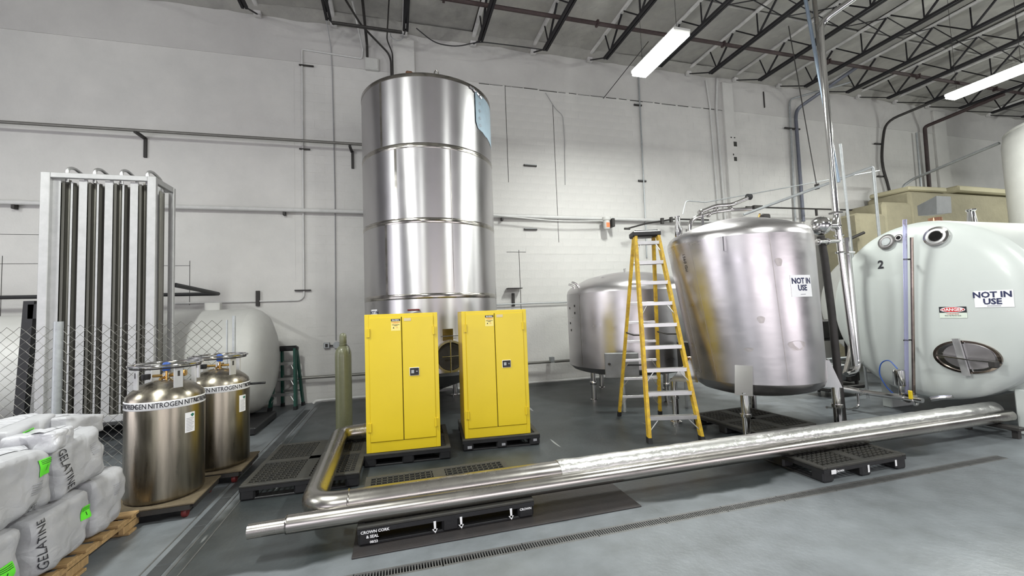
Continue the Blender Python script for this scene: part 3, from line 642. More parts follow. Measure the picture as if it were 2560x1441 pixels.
# ---------------------------------------------------------------- gas cylinder
g=emp('gas_cylinder','olive gas cylinder with valve cap standing left of the yellow cabinets','cylinder',(-.73,6.76,0))
M().lathe([(.105,0),(.114,.02),(.115,.05),(.115,1.2),(.112,1.26),(.098,1.31),(.07,1.345),(.045,1.36)],(-.73,6.76,0),40).build('body',CYLG,g)
M().lathe([(.052,1.355),(.055,1.36),(.055,1.385),(.046,1.39)],(-.73,6.76,0),28).build('neck_ring',CYLG,g)
M().lathe([(.046,1.385),(.05,1.4),(.05,1.49),(.045,1.52),(.03,1.54),(.001,1.548)],(-.73,6.76,0),28).build('valve_cap',CYLG,g)
M().tube([(-.69,6.72,1.38),(-.64,6.68,1.35),(-.63,6.66,1.28),(-.64,6.66,1.24)],.005,6,bend=.03).build('tag_wire',DRK,g)
# ---------------------------------------------------------------- ladders
def ladder(fl_,fr_,bl_,br_,top,H,n,mat_rail,cap_mat,label,cat='ladder',topw=.33,cap=(.42,.2),capfrac=.5,rw=.075,step_h=.05):
    fl_,fr_,bl_,br_=[Vector((*p,0)) for p in (fl_,fr_,bl_,br_)]
    fm_=(fl_+fr_)/2; bm2=(bl_+br_)/2; ax=(bm2-fm_); L_=ax.length; ax.normalize(); wd=(fr_-fl_); wd.normalize()
    e=emp('step_ladder',label,cat,tuple(fm_))
    tcn=fm_+ax*L_*capfrac+Vector((0,0,H))
    ft=[tcn-ax*.06-wd*topw/2,tcn-ax*.06+wd*topw/2]; bt=[tcn+ax*.05-wd*(topw/2-.02),tcn+ax*.05+wd*(topw/2-.02)]
    rot=math.atan2(wd.y,wd.x)
    def rail(p,q,thx,thy):
        u=wd*thx/2; v=ax*thy/2; m=M(); m.hexa([p-u-v,p+u-v,p+u+v,p-u+v,q-u-v,q+u-v,q+u+v,q-u+v]); r_=m.build('rail',mat_rail,e)
        d=(q-p).normalized(); f=M(); p2=p-Vector((0,0,.0)); f.hexa([p-u*1.3-v*1.15,p+u*1.3-v*1.15,p+u*1.3+v*1.15,p-u*1.3+v*1.15]+[x+d*.07 for x in (p-u*1.3-v*1.15,p+u*1.3-v*1.15,p+u*1.3+v*1.15,p-u*1.3+v*1.15)]); f.build('rubber_foot',RUB,r_); return r_
    for p,q in ((fl_,ft[0]),(fr_,ft[1])): rail(p,q,.04,rw*1.15)
    for p,q in ((bl_,bt[0]),(br_,bt[1])): rail(p,q,.038,rw*.85)
    def lerp(p,q,z): return p+(q-p)*(z/H)
    for k in range(1,n+1):
        z=.305*k*(H/2.9 if n>5 else H/(.305*(n+1)))
        a,b=lerp(fl_,ft[0],z),lerp(fr_,ft[1],z); c=(a+b)/2; w_=(b-a).length-.03
        s=M(); s.cbox(c+ax*.0,(w_,.085,.012),.002,rot) if False else None
        s.cbox(c+Vector((0,0,.02)),(w_,.08,.008),.002,rot); s.cbox(c-ax*.038,(w_,.006,step_h),.001,rot); s.cbox(c+ax*.038,(w_,.006,step_h),.001,rot)
        st=s.build('step',ALU,e)
        if k in (1,3,6,9) or n<5:
            for (pt,sgn,rl,rt_) in ((a,1,fl_,ft[0]),(b,-1,fr_,ft[1])):
                low=lerp(rl,rt_,z-.17); M().tube([pt+wd*sgn*w_*.24-ax*.02,low-ax*.02],.008,6).build('step_brace',ALU,st)
        a,b=lerp(bl_,bt[0],z+.02),lerp(br_,bt[1],z+.02); c=(a+b)/2; w_=(b-a).length-.02
        s=M(); s.cbox(c,(w_,.02,step_h*.8),.002,rot); s.build('rear_bar',ALU,e)
        if k in (1,2,3) and n>5:
            for (pt,sgn,rl,rt_) in ((a,1,bl_,bt[0]),(b,-1,br_,bt[1])):
                low=lerp(rl,rt_,z-.15); M().tube([pt+wd*sgn*w_*.2,low],.007,6).build('rear_brace',ALU,e)
    c=tcn+Vector((0,0,-.01)); m=M(); m.cbox(c,(cap[0],cap[1],.085),.018,rot); m.cbox(c+Vector((0,0,.05)),(cap[0]*.8,cap[1]*.75,.02),.006,rot); m.build('top_cap',cap_mat,e)
    z=H*.48
    for (p,q,p2,q2) in ((fl_,ft[0],bl_,bt[0]),(fr_,ft[1],br_,bt[1])):
        a,b=lerp(p,q,z),lerp(p2,q2,z); mid=(a+b)/2-Vector((0,0,.02)); M().tube([a,mid,b],.012,6).build('spreader',DRK,e)
    return e
ladder((3.16,4.92),(3.81,4.72),(3.53,6.33),(4.15,6.11),None,2.86,9,YELF,BLK,'tall yellow fibreglass step ladder with nine aluminium steps in front of the steel tanks',cap=(.42,.24),capfrac=.5)
ladder((-2.38,9.42),(-1.9,9.34),(-2.24,9.82),(-1.84,9.76),None,1.2,3,GRNF,BLK,'small dark green step ladder against the wall beside the big grey tank',topw=.32,cap=(.38,.12),capfrac=.55)
# ---------------------------------------------------------------- mid round steel tank on legs
mc=(4.85,4.9)
def frustum_tank():
    e=emp('steel_tank','round stainless steel tank on legs right of the ladder, white sign on its side','tank',(mc[0],mc[1],0))
    r0,r1,z0_,z1_=.80,.93,.74,2.62; c0=Vector((4.9,4.865)); c1=Vector((4.785,4.965))
    prof=[(0.02,-.13,0),(.35,-.115,0),(.62,-.08,0),(.74,-.03,0),(.79,.02,0)]
    def ring(t,rr=None,z=None,n=96):
        c=c0+(c1-c0)*t; r_=rr if rr is not None else r0+(r1-r0)*t; zz=z if z is not None else z0_+(z1_-z0_)*t
        return [(c.x+r_*math.cos(2*PI*k/n),c.y+r_*math.sin(2*PI*k/n),zz) for k in range(n)]
    def skin(rings,n=96):
        V=[p for q in rings for p in q]; F=[(i*n+k,i*n+(k+1)%n,(i+1)*n+(k+1)%n,(i+1)*n+k) for i in range(len(rings)-1) for k in range(n)]; return M().add(V,F)
    sh=[]
    for i in range(13): sh.append(ring(i/12))
    skin(sh).build('shell',SSM,e,ang=40)
    skin([ring(0,r,z) for r,z in ((.02,.52),(.3,.53),(.55,.565),(.7,.61),(.77,.66),(.8,.74))]).build('bottom_dish',SSM,e,ang=60)
    skin([ring(1,r,z) for r,z in ((.93,2.62),(.925,2.67),(.9,2.72),(.85,2.765),(.7,2.83),(.5,2.9),(.3,2.95),(.1,2.98),(.02,2.985))]).build('top_dish',SSM,e,ang=60)
    def fn(a0,z0): 
        def g(u,v,o):
            z=z0+v; t=(z-z0_)/(z1_-z0_); c=c0+(c1-c0)*t; r_=r0+(r1-r0)*t+o; a=a0+u/r_; return (c.x+r_*math.cos(a),c.y+r_*math.sin(a),z)
        return g
    return e,fn,c0
MT,mfn,mc0=frustum_tank()
af=math.atan2(-4.9,-4.85)   # facing the camera
not_in_use(MT,mfn(af+.82,1.95),.34,.27,sx=.92)
for da in (-.62,.42,-1.0): M().patch(mfn(af+da,0),-.004,.004,.78,2.6,1,10,.0012).build('seam_weld',mat('dulled steel patch',(.5,.47,.46),.42,metal=.95,var=.2,vscale=20),MT)
for (da,z_,w_,h_) in ((.5,2.25,.05,.07),(.17,1.55,.05,.06),(.62,1.22,.13,.08),(-.05,1.18,.06,.035)):
    fs=mfn(af+da,z_); M().add([fs(w_*math.cos(2*PI*k/20)*(.85+.15*math.sin(3*2*PI*k/20)),h_*math.sin(2*PI*k/20)*(.85+.12*math.cos(2*2*PI*k/20)),.0012) for k in range(20)],[tuple(range(20))]).build('smudge',mat('dulled steel patch',(.5,.47,.46),.42,metal=.95,var=.2,vscale=20),MT,ang=0)
o_=Vector(mfn(af-.13,2.52)(0,0,0)); nn=Vector((o_.x-4.8,o_.y-4.96,0)).normalized(); tt=Vector((-nn.y,nn.x,0))
m=M(); m.hexa([o_+tt*s*.006+nn*d+Vector((0,0,h)) for h in (-.09,.09) for (s,d) in ((-1,0),(1,0),(1,.07),(-1,.07))]); m.build('lifting_lug',SSP,MT)
t=M(); text(t,'1560 Gal',.07,mfn(af-.78,2.35),0,0,rot=-PI/2,off=.003); t.build('pen_writing',INK,MT,ang=0)
for (x,y,k) in ((4.09,5.62,0),(4.16,4.34,1),(5.56,4.27,2),(5.45,5.52,3)):
    n_=Vector((x-4.9,y-4.88,0)).normalized(); t_=Vector((-n_.y,n_.x,0)); c_=Vector((4.9,4.88,0))
    lg=M().tube([(x,y,0.02),(x,y,.66)],.05,20).build('leg',SSP,MT); M().lathe([(.062,.36),(.066,.365),(.066,.4),(.062,.405)],(x,y,0),20).build('leg_collar',SSP,lg)
    M().lathe([(.085,0),(.085,.02),(.03,.05)],(x,y,0),20).build('foot',SSP,lg)
    p=c_+n_*.80; q=Vector((x,y,0))+n_*.055
    m=M(); m.hexa([Vector((v.x,v.y,h)) for h,vs_ in ((.63,(q-t_*.1,q+t_*.1,p+t_*.1-n_*.05,p-t_*.1-n_*.05)),(.98,(p-t_*.1+n_*.04,p+t_*.1+n_*.04,p+t_*.1-n_*.05,p-t_*.1-n_*.05))) for v in vs_]); m.build('leg_gusset',SSP,MT)
# nozzles and valve gear on top
M().lathe([(.05,2.72),(.055,2.74),(.055,2.9),(.04,2.96),(.034,3.06),(.045,3.06),(.045,3.075)],(4.05,5.25,0),20).build('flanged_nozzle',SSP,MT)
vg=M(); vg.tube([(4.2,5.2,2.75),(4.22,5.2,2.98),(4.3,5.18,3.05),(4.62,5.12,3.13),(4.85,5.1,3.16),(5.15,5.0,3.16)],.028,12,bend=.07); vg.tube([(4.36,5.18,3.12),(4.62,5.12,3.22),(4.9,5.1,3.24),(5.1,5.0,3.32)],.028,12,bend=.07)
vg.tube([(4.4,5.15,2.78),(4.4,5.15,3.08)],.02,10); vg.tube([(4.32,5.2,2.78),(4.32,5.2,2.88)],.018,10)
vo=vg.build('valve_manifold',SSP,MT)
for (x,y,z) in ((4.38,5.16,3.12),(4.62,5.12,3.16),(4.86,5.1,3.18),(4.5,5.14,3.09)): M().torus((x,y,z),.035,.014,16,6,'X').build('pipe_clamp',SSP,vo)
M().lathe([(.001,-.03),(.045,-.03),(.045,.03),(.001,.03)],(5.12,5.0,3.34),12,'X').build('black_valve_knob',RUB,vo)
for (x,y) in ((4.25,5.32),(4.36,5.32),(5.1,5.1)): M().tube([(x,y,2.75),(x,y,2.9)],.016,8).build('small_nozzle',SSP,MT)
M().tube([(5.25,5.1,2.9),(5.32,5.05,3.03),(5.3,5.0,3.09)],.014,8).build('vent_elbow',BRS,MT)
M().cbox((5.6,5.2,3.1),(.16,.1,.08),.02).build('relief_valve',DRK,MT)
dn=M(); dn.tube([(4.3,4.45,.66),(4.27,4.42,.52),(4.25,4.4,.48)],.026,10); dn.tube([(4.22,4.4,.53),(4.32,4.42,.49)],.008,6); dn.build('drain_valve',SSP,MT)
# agitator ball and clamp gear on the right side
ag=emp('spray_ball_assembly','polished steel ball and elbow clamped beside the right edge of the round steel tank','valve',(5.97,4.62,2.5))
V=M(); V.lathe([(.135*math.sin(PI*k/14)+.001,-.135*math.cos(PI*k/14)) for k in range(15)],(5.98,4.62,2.84),28); V.build('steel_ball',SSP,ag,ang=80)
M().tube([(6.05,4.6,2.84),(6.22,4.58,2.84),(6.26,4.58,2.8),(6.3,4.6,2.4),(6.38,4.6,1.2),(6.42,4.62,.8)],.042,14,bend=.08).build('down_pipe',SSP,ag)
M().tube([(5.85,4.6,2.6),(6.32,4.58,2.62)],.03,12).build('clamped_cross_pipe',SSP,ag)
for x,z in ((5.88,2.6),(6.05,2.61),(6.28,2.62)): M().torus((x,4.6,z),.038,.014,16,6,'X').build('pipe_clamp',SSP,ag)
for z in (2.7,2.45): M().torus((6.29,4.6,z),.05,.015,16,6,'Z').build('pipe_clamp',SSP,ag)
M().tube([(6.02,4.66,2.7),(6.08,4.68,2.4),(6.16,4.7,1.6),(6.2,4.7,.02)],.05,12).build('corrugated_hose',DRK,ag)
# ---------------------------------------------------------------- short steel tank behind ladder
sc=(4.65,7.77); sr=1.23
ST=emp('short_steel_tank','low round stainless steel tank behind the yellow ladder','tank',(*sc,0))
M().lathe([(sr,.66),(sr,2.08)],(*sc,0),112,close=False).build('shell',SSM,ST)
M().lathe([(sr,2.08),(sr-.02,2.15),(sr-.07,2.21),(sr-.2,2.28),(.8,2.39),(.5,2.46),(.2,2.5),(.01,2.51)],(*sc,0),96,close=False).build('top_dish',SSM,ST,ang=60)
M().lathe([(.02,.45),(.6,.48),(1.0,.53),(1.15,.58),(sr,.66)],(*sc,0),96,close=False).build('bottom_dish',SSM,ST,ang=60)
def toc(ang,r_): a=math.atan2(-sc[1],-sc[0])+ang; return sc[0]+r_*math.cos(a),sc[1]+r_*math.sin(a)
for a in (-.85,.72,2.3,-2.4):
    x,y=toc(a,.95); l=M().tube([(x,y,.02),(x,y,.56)],.05,16).build('leg',SSP,ST); M().lathe([(.07,.0),(.07,.02),(.03,.04)],(x,y,0),16).build('foot',SSP,l); M().lathe([(.06,.3),(.065,.31),(.065,.36),(.06,.37)],(x,y,0),16).build('leg_collar',SSP,l)
for (px_,zz,k) in ((-1.3,2.17,0),(-1.12,2.2,0),(-.95,2.25,1),(-.62,2.28,1),(-.1,2.49,2),(.0,2.5,2)):
    x,y=toc(px_*.9,sr-.12-(.3 if zz>2.24 else 0)-(.5 if k==2 else 0)); m=M()
    if k==0: m.tube([(x,y,zz-.05),(x,y,zz+.06),(x-.06,y,zz+.1),(x-.12,y,zz+.11)],.022,10,bend=.03)
    elif k==1: m.tube([(x,y,zz-.05),(x,y,zz+.09)],.022,10); m.lathe([(.04,zz+.08),(.04,zz+.1)],(x,y,0),14)
    else: m.tube([(x,y,zz-.05),(x,y,zz+.06)],.012,8)
    m.build('top_nozzle',SSP,ST)
sfn=lambda a,z:cylmap(*sc,sr,math.atan2(-sc[1],-sc[0])+a,z)
M().patch(sfn(-.8,0),-.006,.006,.7,2.05,1,2,.002).build('seam_weld',SSW,ST)
for a,z in ((-.95,1.84),(-.95,1.7),(-1.15,1.8),(-1.15,1.5),(-1.12,1.36)): M().patch(sfn(a,z),-.018,.018,-.022,.022,2,2,.006).build('port_plug',DRK,ST)
cb=emp('control_box','grey steel control box standing in front of the low round tank','box',(3.68,6.42,.58))
a=math.atan2(3.65,6.6)
M().cbox((3.72,6.5,.79),(.56,.1,.42),.008,-R(28)).build('box_body',GPAINT,cb)
M().tube([(3.52,6.55,.82),(3.5,6.53,.82)],.02,10).build('knob',DRK,cb); M().cbox((3.88,6.36,.8),(.24,.02,.03),.004,-R(28)).build('slot',RUB,cb)
M().tube([(3.75,6.53,0),(3.75,6.53,.6)],.03,10).build('stand_post',GALV,cb)
mb_=emp('motor_box','dark open motor enclosure under the right side of the low round tank','box',(4.85,6.3,.6))
m=M(); m.cbox((4.86,6.36,.86),(.2,.22,.56),.01,-R(35)); m.build('housing',DRK,mb_); M().cbox((4.86,6.22,.85),(.07,.05,.08),.01,-R(35)).build('copper_terminal',COPR,mb_); M().tube([(4.86,6.36,0),(4.86,6.36,.6)],.025,10).build('stand_post',GALV,mb_)
# ---------------------------------------------------------------- big white horizontal tank at right
X0,Yc,Zc,Rr=7.35,4.275,1.577,1.265
WT=emp('white_tank','big white horizontal tank number 2 with oval manway at the right edge','tank',(8.5,Yc,0))
n=96
prof=[(.01,-.2),(.35,-.195),(.7,-.175),(1.0,-.135),(1.15,-.1),(1.22,-.06),(Rr-.01,-.01),(Rr,.03)]
M().lathe([(Rr,.03),(Rr,5.5)],(X0,Yc,Zc),n,'X',close=False).build('shell',WHT,WT,ang=50)
M().lathe(prof,(X0,Yc,Zc),n,'X',close=True).build('end_dish',WHT,WT,ang=50)
def wfn(Y,Z):
    def g(u,v,o):
        y=Y*.983-u; z=1.75+(Z-1.75)*.983+v; r_=math.hypot(y-Yc,z-Zc); h=-.2
        for (a,ha),(b_,hb) in zip(prof,prof[1:]):
            if a<=r_<=b_: h=ha+(hb-ha)*(r_-a)/(b_-a); break
        return (X0+h-o-.002,y,z)
    return g
def opatch(par,name,Y,Z,ry,rz_,th,m_,k=40,hole=0,depth0=0):
    f=wfn(Y,Z); V=[];F=[]; rings=[(hole or .001,depth0),(1,depth0),(1,th),(hole or .001,th)]
    for (q,o) in rings:
        for i in range(k): a=2*PI*i/k; V.append(f(ry*q*math.cos(a),rz_*q*math.sin(a),o))
    for j in range(3 if not hole else 4):
        for i in range(k): F.append((j*k+i,j*k+(i+1)%k,((j+1)%4)*k+(i+1)%k,((j+1)%4)*k+i))
    return M().add(V,F).build(name,m_,par)
mwc=opatch(WT,'manway_collar',3.83,.94,.33,.215,.03,HEATT,hole=.9)
opatch(mwc,'manway_neck',3.83,.94,.3,.195,.012,SSP)
opatch(mwc,'manway_door',3.80,.95,.25,.165,.03,SSM)
f=wfn(3.83,.94)
def bar(par,name,f,u0,v0,u1,v1,wd,th,o0,m_):
    a,b=Vector((u0,v0)),Vector((u1,v1)); d=(b-a).normalized(); p=Vector((-d.y,d.x))*wd/2
    V=[f(*(q),o) for o in (o0,o0+th) for q in (a-p,b-p,b+p,a+p)]
    return M().hexa(V).build(name,m_,par)
bar(mwc,'clamp_yoke',f,-.0,-.24,-.05,.24,.07,.03,.045,ALU)
bar(mwc,'handle_arm',f,-.27,.01,.1,-.03,.016,.016,.085,SSP); bar(mwc,'handle_arm',f,.1,-.03,.36,-.04,.018,.016,.085,SSP)
M().cbox((X0-.28,3.45,.9),(.08,.08,.09),.015).build('hinge_block',DRK,mwc)
for (y,z,r_,kind) in ((4.66,2.63,.12,0),(4.04,2.60,.14,1),(4.49,2.66,.055,2)):
    po=opatch(WT,'sight_port' if kind<2 else 'small_port',y,z,r_,r_*.95,.03,SSP)
    opatch(po,'port_glass',y+.0,z,r_*.5,r_*.48,.036,DKGLS if kind else GALV)
    opatch(po,'port_ring',y,z,r_*.78,r_*.74,.034,SSM if kind!=1 else ALU,hole=.75)
t=M(); text(t,'2',.17,wfn(4.75,2.28),0,0,bold=.03,off=.004); t.build('tank_number',INK,WT,ang=0)
# curved sign
sg=M().patch(wfn(3.51,1.71),-.17,.17,-.115,.095,8,4,.003).build('sign_plate',PAP,WT,label='white sign reading NOT IN USE')
t=M(); text(t,'NOT IN',.1,wfn(3.51,1.71),-.01,.04,bold=.035,sx=.98,off=.006); text(t,'USE',.1,wfn(3.51,1.71),-.01,-.045,bold=.035,sx=.98,off=.006); t.build('lettering',NAVY,sg,ang=0)
M().patch(lambda u,v,o:wfn(3.51,1.61)(u,v,o+.003),-.06,.06,-.005,.005,3,1,.001).build('small_print',GREY,sg)
dg=M().patch(wfn(3.91,1.535),-.14,.14,-.075,.075,6,3,.003).build('danger_sign',mat('pale green card',(.62,.68,.6),.5,var=.05,vscale=8),WT,label='DANGER confined space placard')
M().patch(lambda u,v,o:wfn(3.91,1.57)(u,v,o+.002),-.14,.14,-.04,.04,6,3,.002).build('black_panel',INK,dg)
opatch(dg,'white_oval',3.91,1.57,.128,.037,.0065,PAP); opatch(dg,'red_oval',3.91,1.57,.12,.031,.008,RED)
t=M(); text(t,'DANGER',.052,wfn(3.91,1.57),0,0,bold=.03,off=.01,sx=1.05); t.build('white_lettering',PAP,dg,ang=0)
t=M(); text(t,'Confined Space',.02,wfn(3.91,1.515),0,0,off=.006,bold=.02); t.build('red_lettering',RED,dg,ang=0)
t=M(); text(t,'Enter By Permit Only',.019,wfn(3.91,1.49),0,0,off=.006,bold=.02); t.build('black_lettering',INK,dg,ang=0)
for yy,xx in ((5.06,7.9),(3.43,7.74)):
    M().cbox((xx,yy,.28),(.5,.14,.56),.015).build('leg',WHT,WT)
for (yy,s_) in ((5.0,1),(3.5,-1)):
    m=M(); m.hexa([(7.55,yy-.16,.52),(7.55,yy+.16,.52),(8.45,yy+.16,.52),(8.45,yy-.16,.52),(7.55,yy-.2-.08*s_,.8),(7.55,yy+.2-.08*s_,.8),(8.45,yy+.2-.08*s_,.8),(8.45,yy-.2-.08*s_,.8)]); m.build('saddle',WHT,WT)
M().lathe([(.1,0),(.1,.03)],(8.75,4.75,2.72),20).build('top_flange',WHT,WT)
M().lathe([(.001,2.8),(.13,2.8),(.13,2.83),(.04,2.84)],(9.6,4.6,0),20).build('top_hatch',WHT,WT)
# sight glass tube on the face
pipe('sight_tube',[(6.98,4.18,2.86),(7.02,4.38,.3)],.024,TUBE,'clear violet-tinted level tube leaning against the white tank face','tube',clips=[((7.05,4.24,2.3),(.12,.03,.02)),((7.05,4.33,1.15),(.12,.03,.02))])
M().tube([(7.05,4.16,2.6),(7.08,4.33,.35)],.02,10).build('level_rod',HEATT,label='rusty copper rod beside the clear level tube',cat='rod')
vb=emp('outlet_valve','steel outlet valve with yellow lever at the foot of the white tank face','valve',(7.0,4.3,.1))
m=M(); m.tube([(7.1,4.35,.33),(6.98,4.35,.33)],.06,14); m.tube([(7.0,4.18,.33),(7.0,4.5,.33)],.035,12); m.tube([(7.02,4.1,.36),(7.08,4.0,.4),(7.1,3.9,.42)],.03,10); m.build('valve_body',SSP,vb)
M().cbox((6.97,4.30,.39),(.03,.045,.12),.006).build('yellow_lever',YEL,vb,label='yellow lever')
M().lathe([(.065,.5),(.07,.51),(.07,.72),(.06,.73)],(6.97,4.42,0),20).build('actuator',SSP,vb); M().tube([(6.97,4.42,.36),(6.97,4.42,.5)],.02,10).build('actuator_stem',SSP,vb)
M().torus((7.02,4.28,.3),.05,.016,16,6,'Y').build('pipe_clamp',SSP,vb); M().torus((7.02,4.42,.33),.05,.016,16,6,'Y').build('pipe_clamp',SSP,vb)
pipe('air_hose',[(6.95,4.42,.74),(7.0,4.55,.86),(7.02,4.68,.8),(7.02,4.72,.62),(7.02,4.62,.42),(7.02,4.5,.33)],.008,BLUE,'thin blue air hose looped at the foot of the white tank face','hose',bend=.1)
pipe('outlet_pipe',[(6.98,4.4,.34),(6.9,4.8,.34),(6.85,5.25,.36),(6.7,5.5,.37)],.04,SSP,'polished pipe running from the white tank valve towards the round steel tank',bend=.1)
pipe('bent_handrail',[(6.3,5.0,.14),(6.75,5.0,.06),(6.95,5.0,.08),(6.95,5.0,.3)],.018,SSP,'thin bent steel rail near the floor beside the round tank leg','rail',bend=.06)
# ---------------------------------------------------------------- tall slender steel pipes
SP=pipe('riser_pipe',[(7.6,4.7,6.85),(7.08,5.2,6.48),(7.08,5.2,3.1),(6.98,5.18,2.95),(6.75,5.0,2.9)],.05,SSP,'tall polished steel pipe with an elbow near the roof, nearest of the standing pipes',bend=.16,n=16,clips=[((7.08,5.2,3.2),(.14,.14,.03),SSP),((7.03,5.2,2.98),(.14,.14,.03),SSP)])
pipe('riser_pipe',[(7.16,5.35,8.3),(7.3,5.3,2.0),(7.3,5.3,.9),(7.05,5.25,.55)],.035,SSPIPE,'steel pipe running down just right of the polished riser',bend=.15)
pipe('lower_riser',[(7.0,5.0,2.75),(7.02,5.0,.75),(6.95,5.0,.62),(6.75,5.0,.6)],.04,SSP,'lower polished pipe dropping beside the round steel tank to floor level',bend=.08,clips=[((7.0,5.0,2.5),(.13,.13,.03),SSP),((7.0,5.0,.78),(.12,.12,.02),SSP)])
pipe('hose_riser',[(7.1,5.5,7.9),(7.48,5.4,3.8)],.028,LVENT,'pale blue hose leaning from the roof against the steel risers','hose')
pipe('thin_riser',[(7.9,5.62,4.6),(8.05,5.62,0.0)],.022,GALV,'thin grey pipe right of the steel risers ending at the white tank')
pipe('roof_elbow',[(7.85,4.5,7.1),(8.2,4.2,7.1),(8.3,4.2,7.5)],.03,WPIPE,'short white elbow pipe near the roof above the steel risers',bend=.08)
# ---------------------------------------------------------------- second white tank behind
WB=emp('white_tank','second white horizontal tank, half hidden behind number 2','tank',(11,6.9,0))
M().lathe([(1.25,.03),(1.25,2.9)],(10.4,6.95,1.62),72,'X',close=False).build('shell',WHT2,WB,ang=50)
M().lathe([(.01,-.25),(.5,-.23),(.95,-.15),(1.15,-.08),(1.24,.0),(1.25,.03)],(10.4,6.95,1.62),72,'X').build('end_dish',WHT2,WB,ang=50)
for yy in (6.3,7.6): M().cbox((11.2,yy,.3),(.4,.16,.6),.01).build('leg',WHT2,WB)
# machinery in the gap
for (nm,lb,parts) in (('pump_unit','dark pump unit in the gap between the round steel tank and the white tanks',[((7.9,6.1,.16),(.9,.5,.08),DRK),((7.8,6.1,.42),(.5,.3,.3),GALV),((8.15,6.0,.38),(.25,.25,.25),DRK),((7.6,6.2,.7),(.2,.25,.3),DRK)]),
 ('equipment_stand','dark steel equipment stand behind the standing pipes',[((8.3,6.6,1.0),(.9,.5,.05),DRK),((7.9,6.4,.5),(.05,.05,1.0),DRK),((8.7,6.4,.5),(.05,.05,1.0),DRK),((8.3,6.5,1.2),(.6,.35,.35),DRK),((8.2,6.3,.62),(.8,.1,.05),GALV)])):
    e=emp(nm,lb,'machine',(*parts[0][0][:2],0))
    for c,d,m_ in parts: M().cbox(c,d,.02).build('casing' if m_==DRK else 'steel_panel',m_,e)
    M().tube([(parts[0][0][0]-.2,parts[0][0][1]-.2,.0),(parts[0][0][0]-.2,parts[0][0][1]-.2,.5)],.03,8).build('leg',DRK,e)
    M().tube([(parts[0][0][0]+.3,parts[0][0][1]-.2,.0),(parts[0][0][0]+.3,parts[0][0][1]-.2,.5)],.03,8).build('leg',DRK,e)
# ---------------------------------------------------------------- steel box and cone on top of the white tank
bx=emp('vent_box','grey steel box on a copper-coloured stem above the white tank','box',(8.85,4.85,2.75))
m=M(); x,y,z=8.75,4.78,3.28
m.hexa([(8.68,5.0,3.148),(8.42,4.6,3.08),(9.06,4.75,3.15),(9.3,5.15,3.2),(8.68,5.0,3.322),(8.45,4.6,3.375),(9.08,4.75,3.43),(9.33,5.15,3.38)]); m.build('box_body',GPAINT,bx)
M().lathe([(.09,2.75),(.09,2.8),(.06,2.82),(.06,2.9),(.09,2.93),(.09,3.08)],(8.82,4.85,0),20).build('stem',COPR,bx)
cn=emp('cone_nozzle','steel cone nozzle standing on the white tank top','nozzle',(9.65,4.8,2.75))
M().lathe([(.1,2.7),(.1,2.83),(.085,2.85),(.05,3.2),(.07,3.22),(.07,3.24)],(9.65,4.8,0),20).build('cone',SSP,cn); M().box((9.65,4.8,2.84),(.4,.1,.03)).build('base_bar',DRK,cn)
# ---------------------------------------------------------------- beige foam-clad block and upright white tank
fb=emp('foam_block','beige foam-clad stepped equipment block behind the white tanks','equipment',(16,9.15,0))
def wav(c,d,m_,nm):
    m=M(); m.cbox(c,d,.08); m.v=[(x+.05*noise.noise(Vector((x,y,z))*1.3),y+.05*noise.noise(Vector((y,z,x))*1.3),z+.06*noise.noise(Vector((z,x,y))*.9)) for x,y,z in m.v]; m.build(nm,m_,fb)
wav((13.1,9.15,2.1),(1.1,1.1,4.2),FOAM,'lower_block'); wav((14.1,9.15,2.28),(1.1,1.15,4.5),FOAM,'middle_block'); wav((17.2,9.15,2.45),(5.2,1.2,4.9),FOAM,'upper_block')
wav((15.4,9.1,4.97),(1.6,1.1,.14),FOAMT,'lid'); wav((18.2,9.1,5.05),(3.0,1.1,.2),FOAMT,'lid')
pipe('foam_edge_tray',[(11.9,8.6,3.35),(12.55,8.5,3.6)],.04,DRK,'short dark arm at the left end of the beige foam block','bracket')
ut=emp('upright_white_tank','upright off-white tank with rounded shoulder at the top right','tank',(16.18,5.22,0))
M().lathe([(1.9,0),(1.9,5.55),(1.86,5.75),(1.72,5.86),(1.3,6.0),(.01,6.15)],(16.18,5.22,0),72).build('shell',WHT2,ut,ang=50)
M().torus((16.18,5.22,5.8),1.82,.045,72,8).build('shoulder_ring',WHT2,ut)
M().lathe([(.25,6.0),(.25,6.15),(.2,6.17)],(15.7,4.6,0),24).build('lid',WHT2,ut)
# ---------------------------------------------------------------- long pipes on the pallets
LP=emp('insulated_pipe','fat steel-jacketed pipe bent in a U, half of it wrapped in crinkled foil','pipe',(0,4,.15))
zz=.266
M().tube([(-.36,6.0,zz),(-.7,5.96,zz),(-.66,3.76,zz),(.0,3.76,zz),(1.45,3.75,zz)],.10,28,bend=.22,bn=8).build('steel_jacket',SSPIPE,LP)
fj=M(); P_=[]; 
for k in range(90): x=1.43+6.0*k/89; P_.append((x,3.75-.012*(x-1.4)+.004*math.sin(k*1.7),zz+.004*noise.noise(Vector((k*.4,0,0)))))
fj.tube(P_,[.106+.005*noise.noise(Vector((k*.7,5,0))) for k in range(90)],24); fj.build('foil_jacket',FOIL,LP)
M().torus((-.38,3.76,zz),.1,.008,24,8,'X').build('jacket_seam',SSW,LP); M().torus((-.4,6.0,zz),.1,.006,24,8,'X').build('jacket_seam',SSW,LP)
M().lathe([(.001,0),(.125,0),(.125,.1),(.001,.1)],(-.37,6.0,zz),24,'X').build('end_cap',BLK,LP)
LP2=emp('steel_pipe','slimmer polished steel pipe with a narrow left end lying in front of the fat pipe','pipe',(0,3.6,.15))
zz=.228
M().tube([(-.81,3.62,zz),(-.79,3.62,zz),(4,3.58,zz),(7.43,3.53,zz)],[.062,.068,.068,.068],24).build('main_length',SSPIPE,LP2)
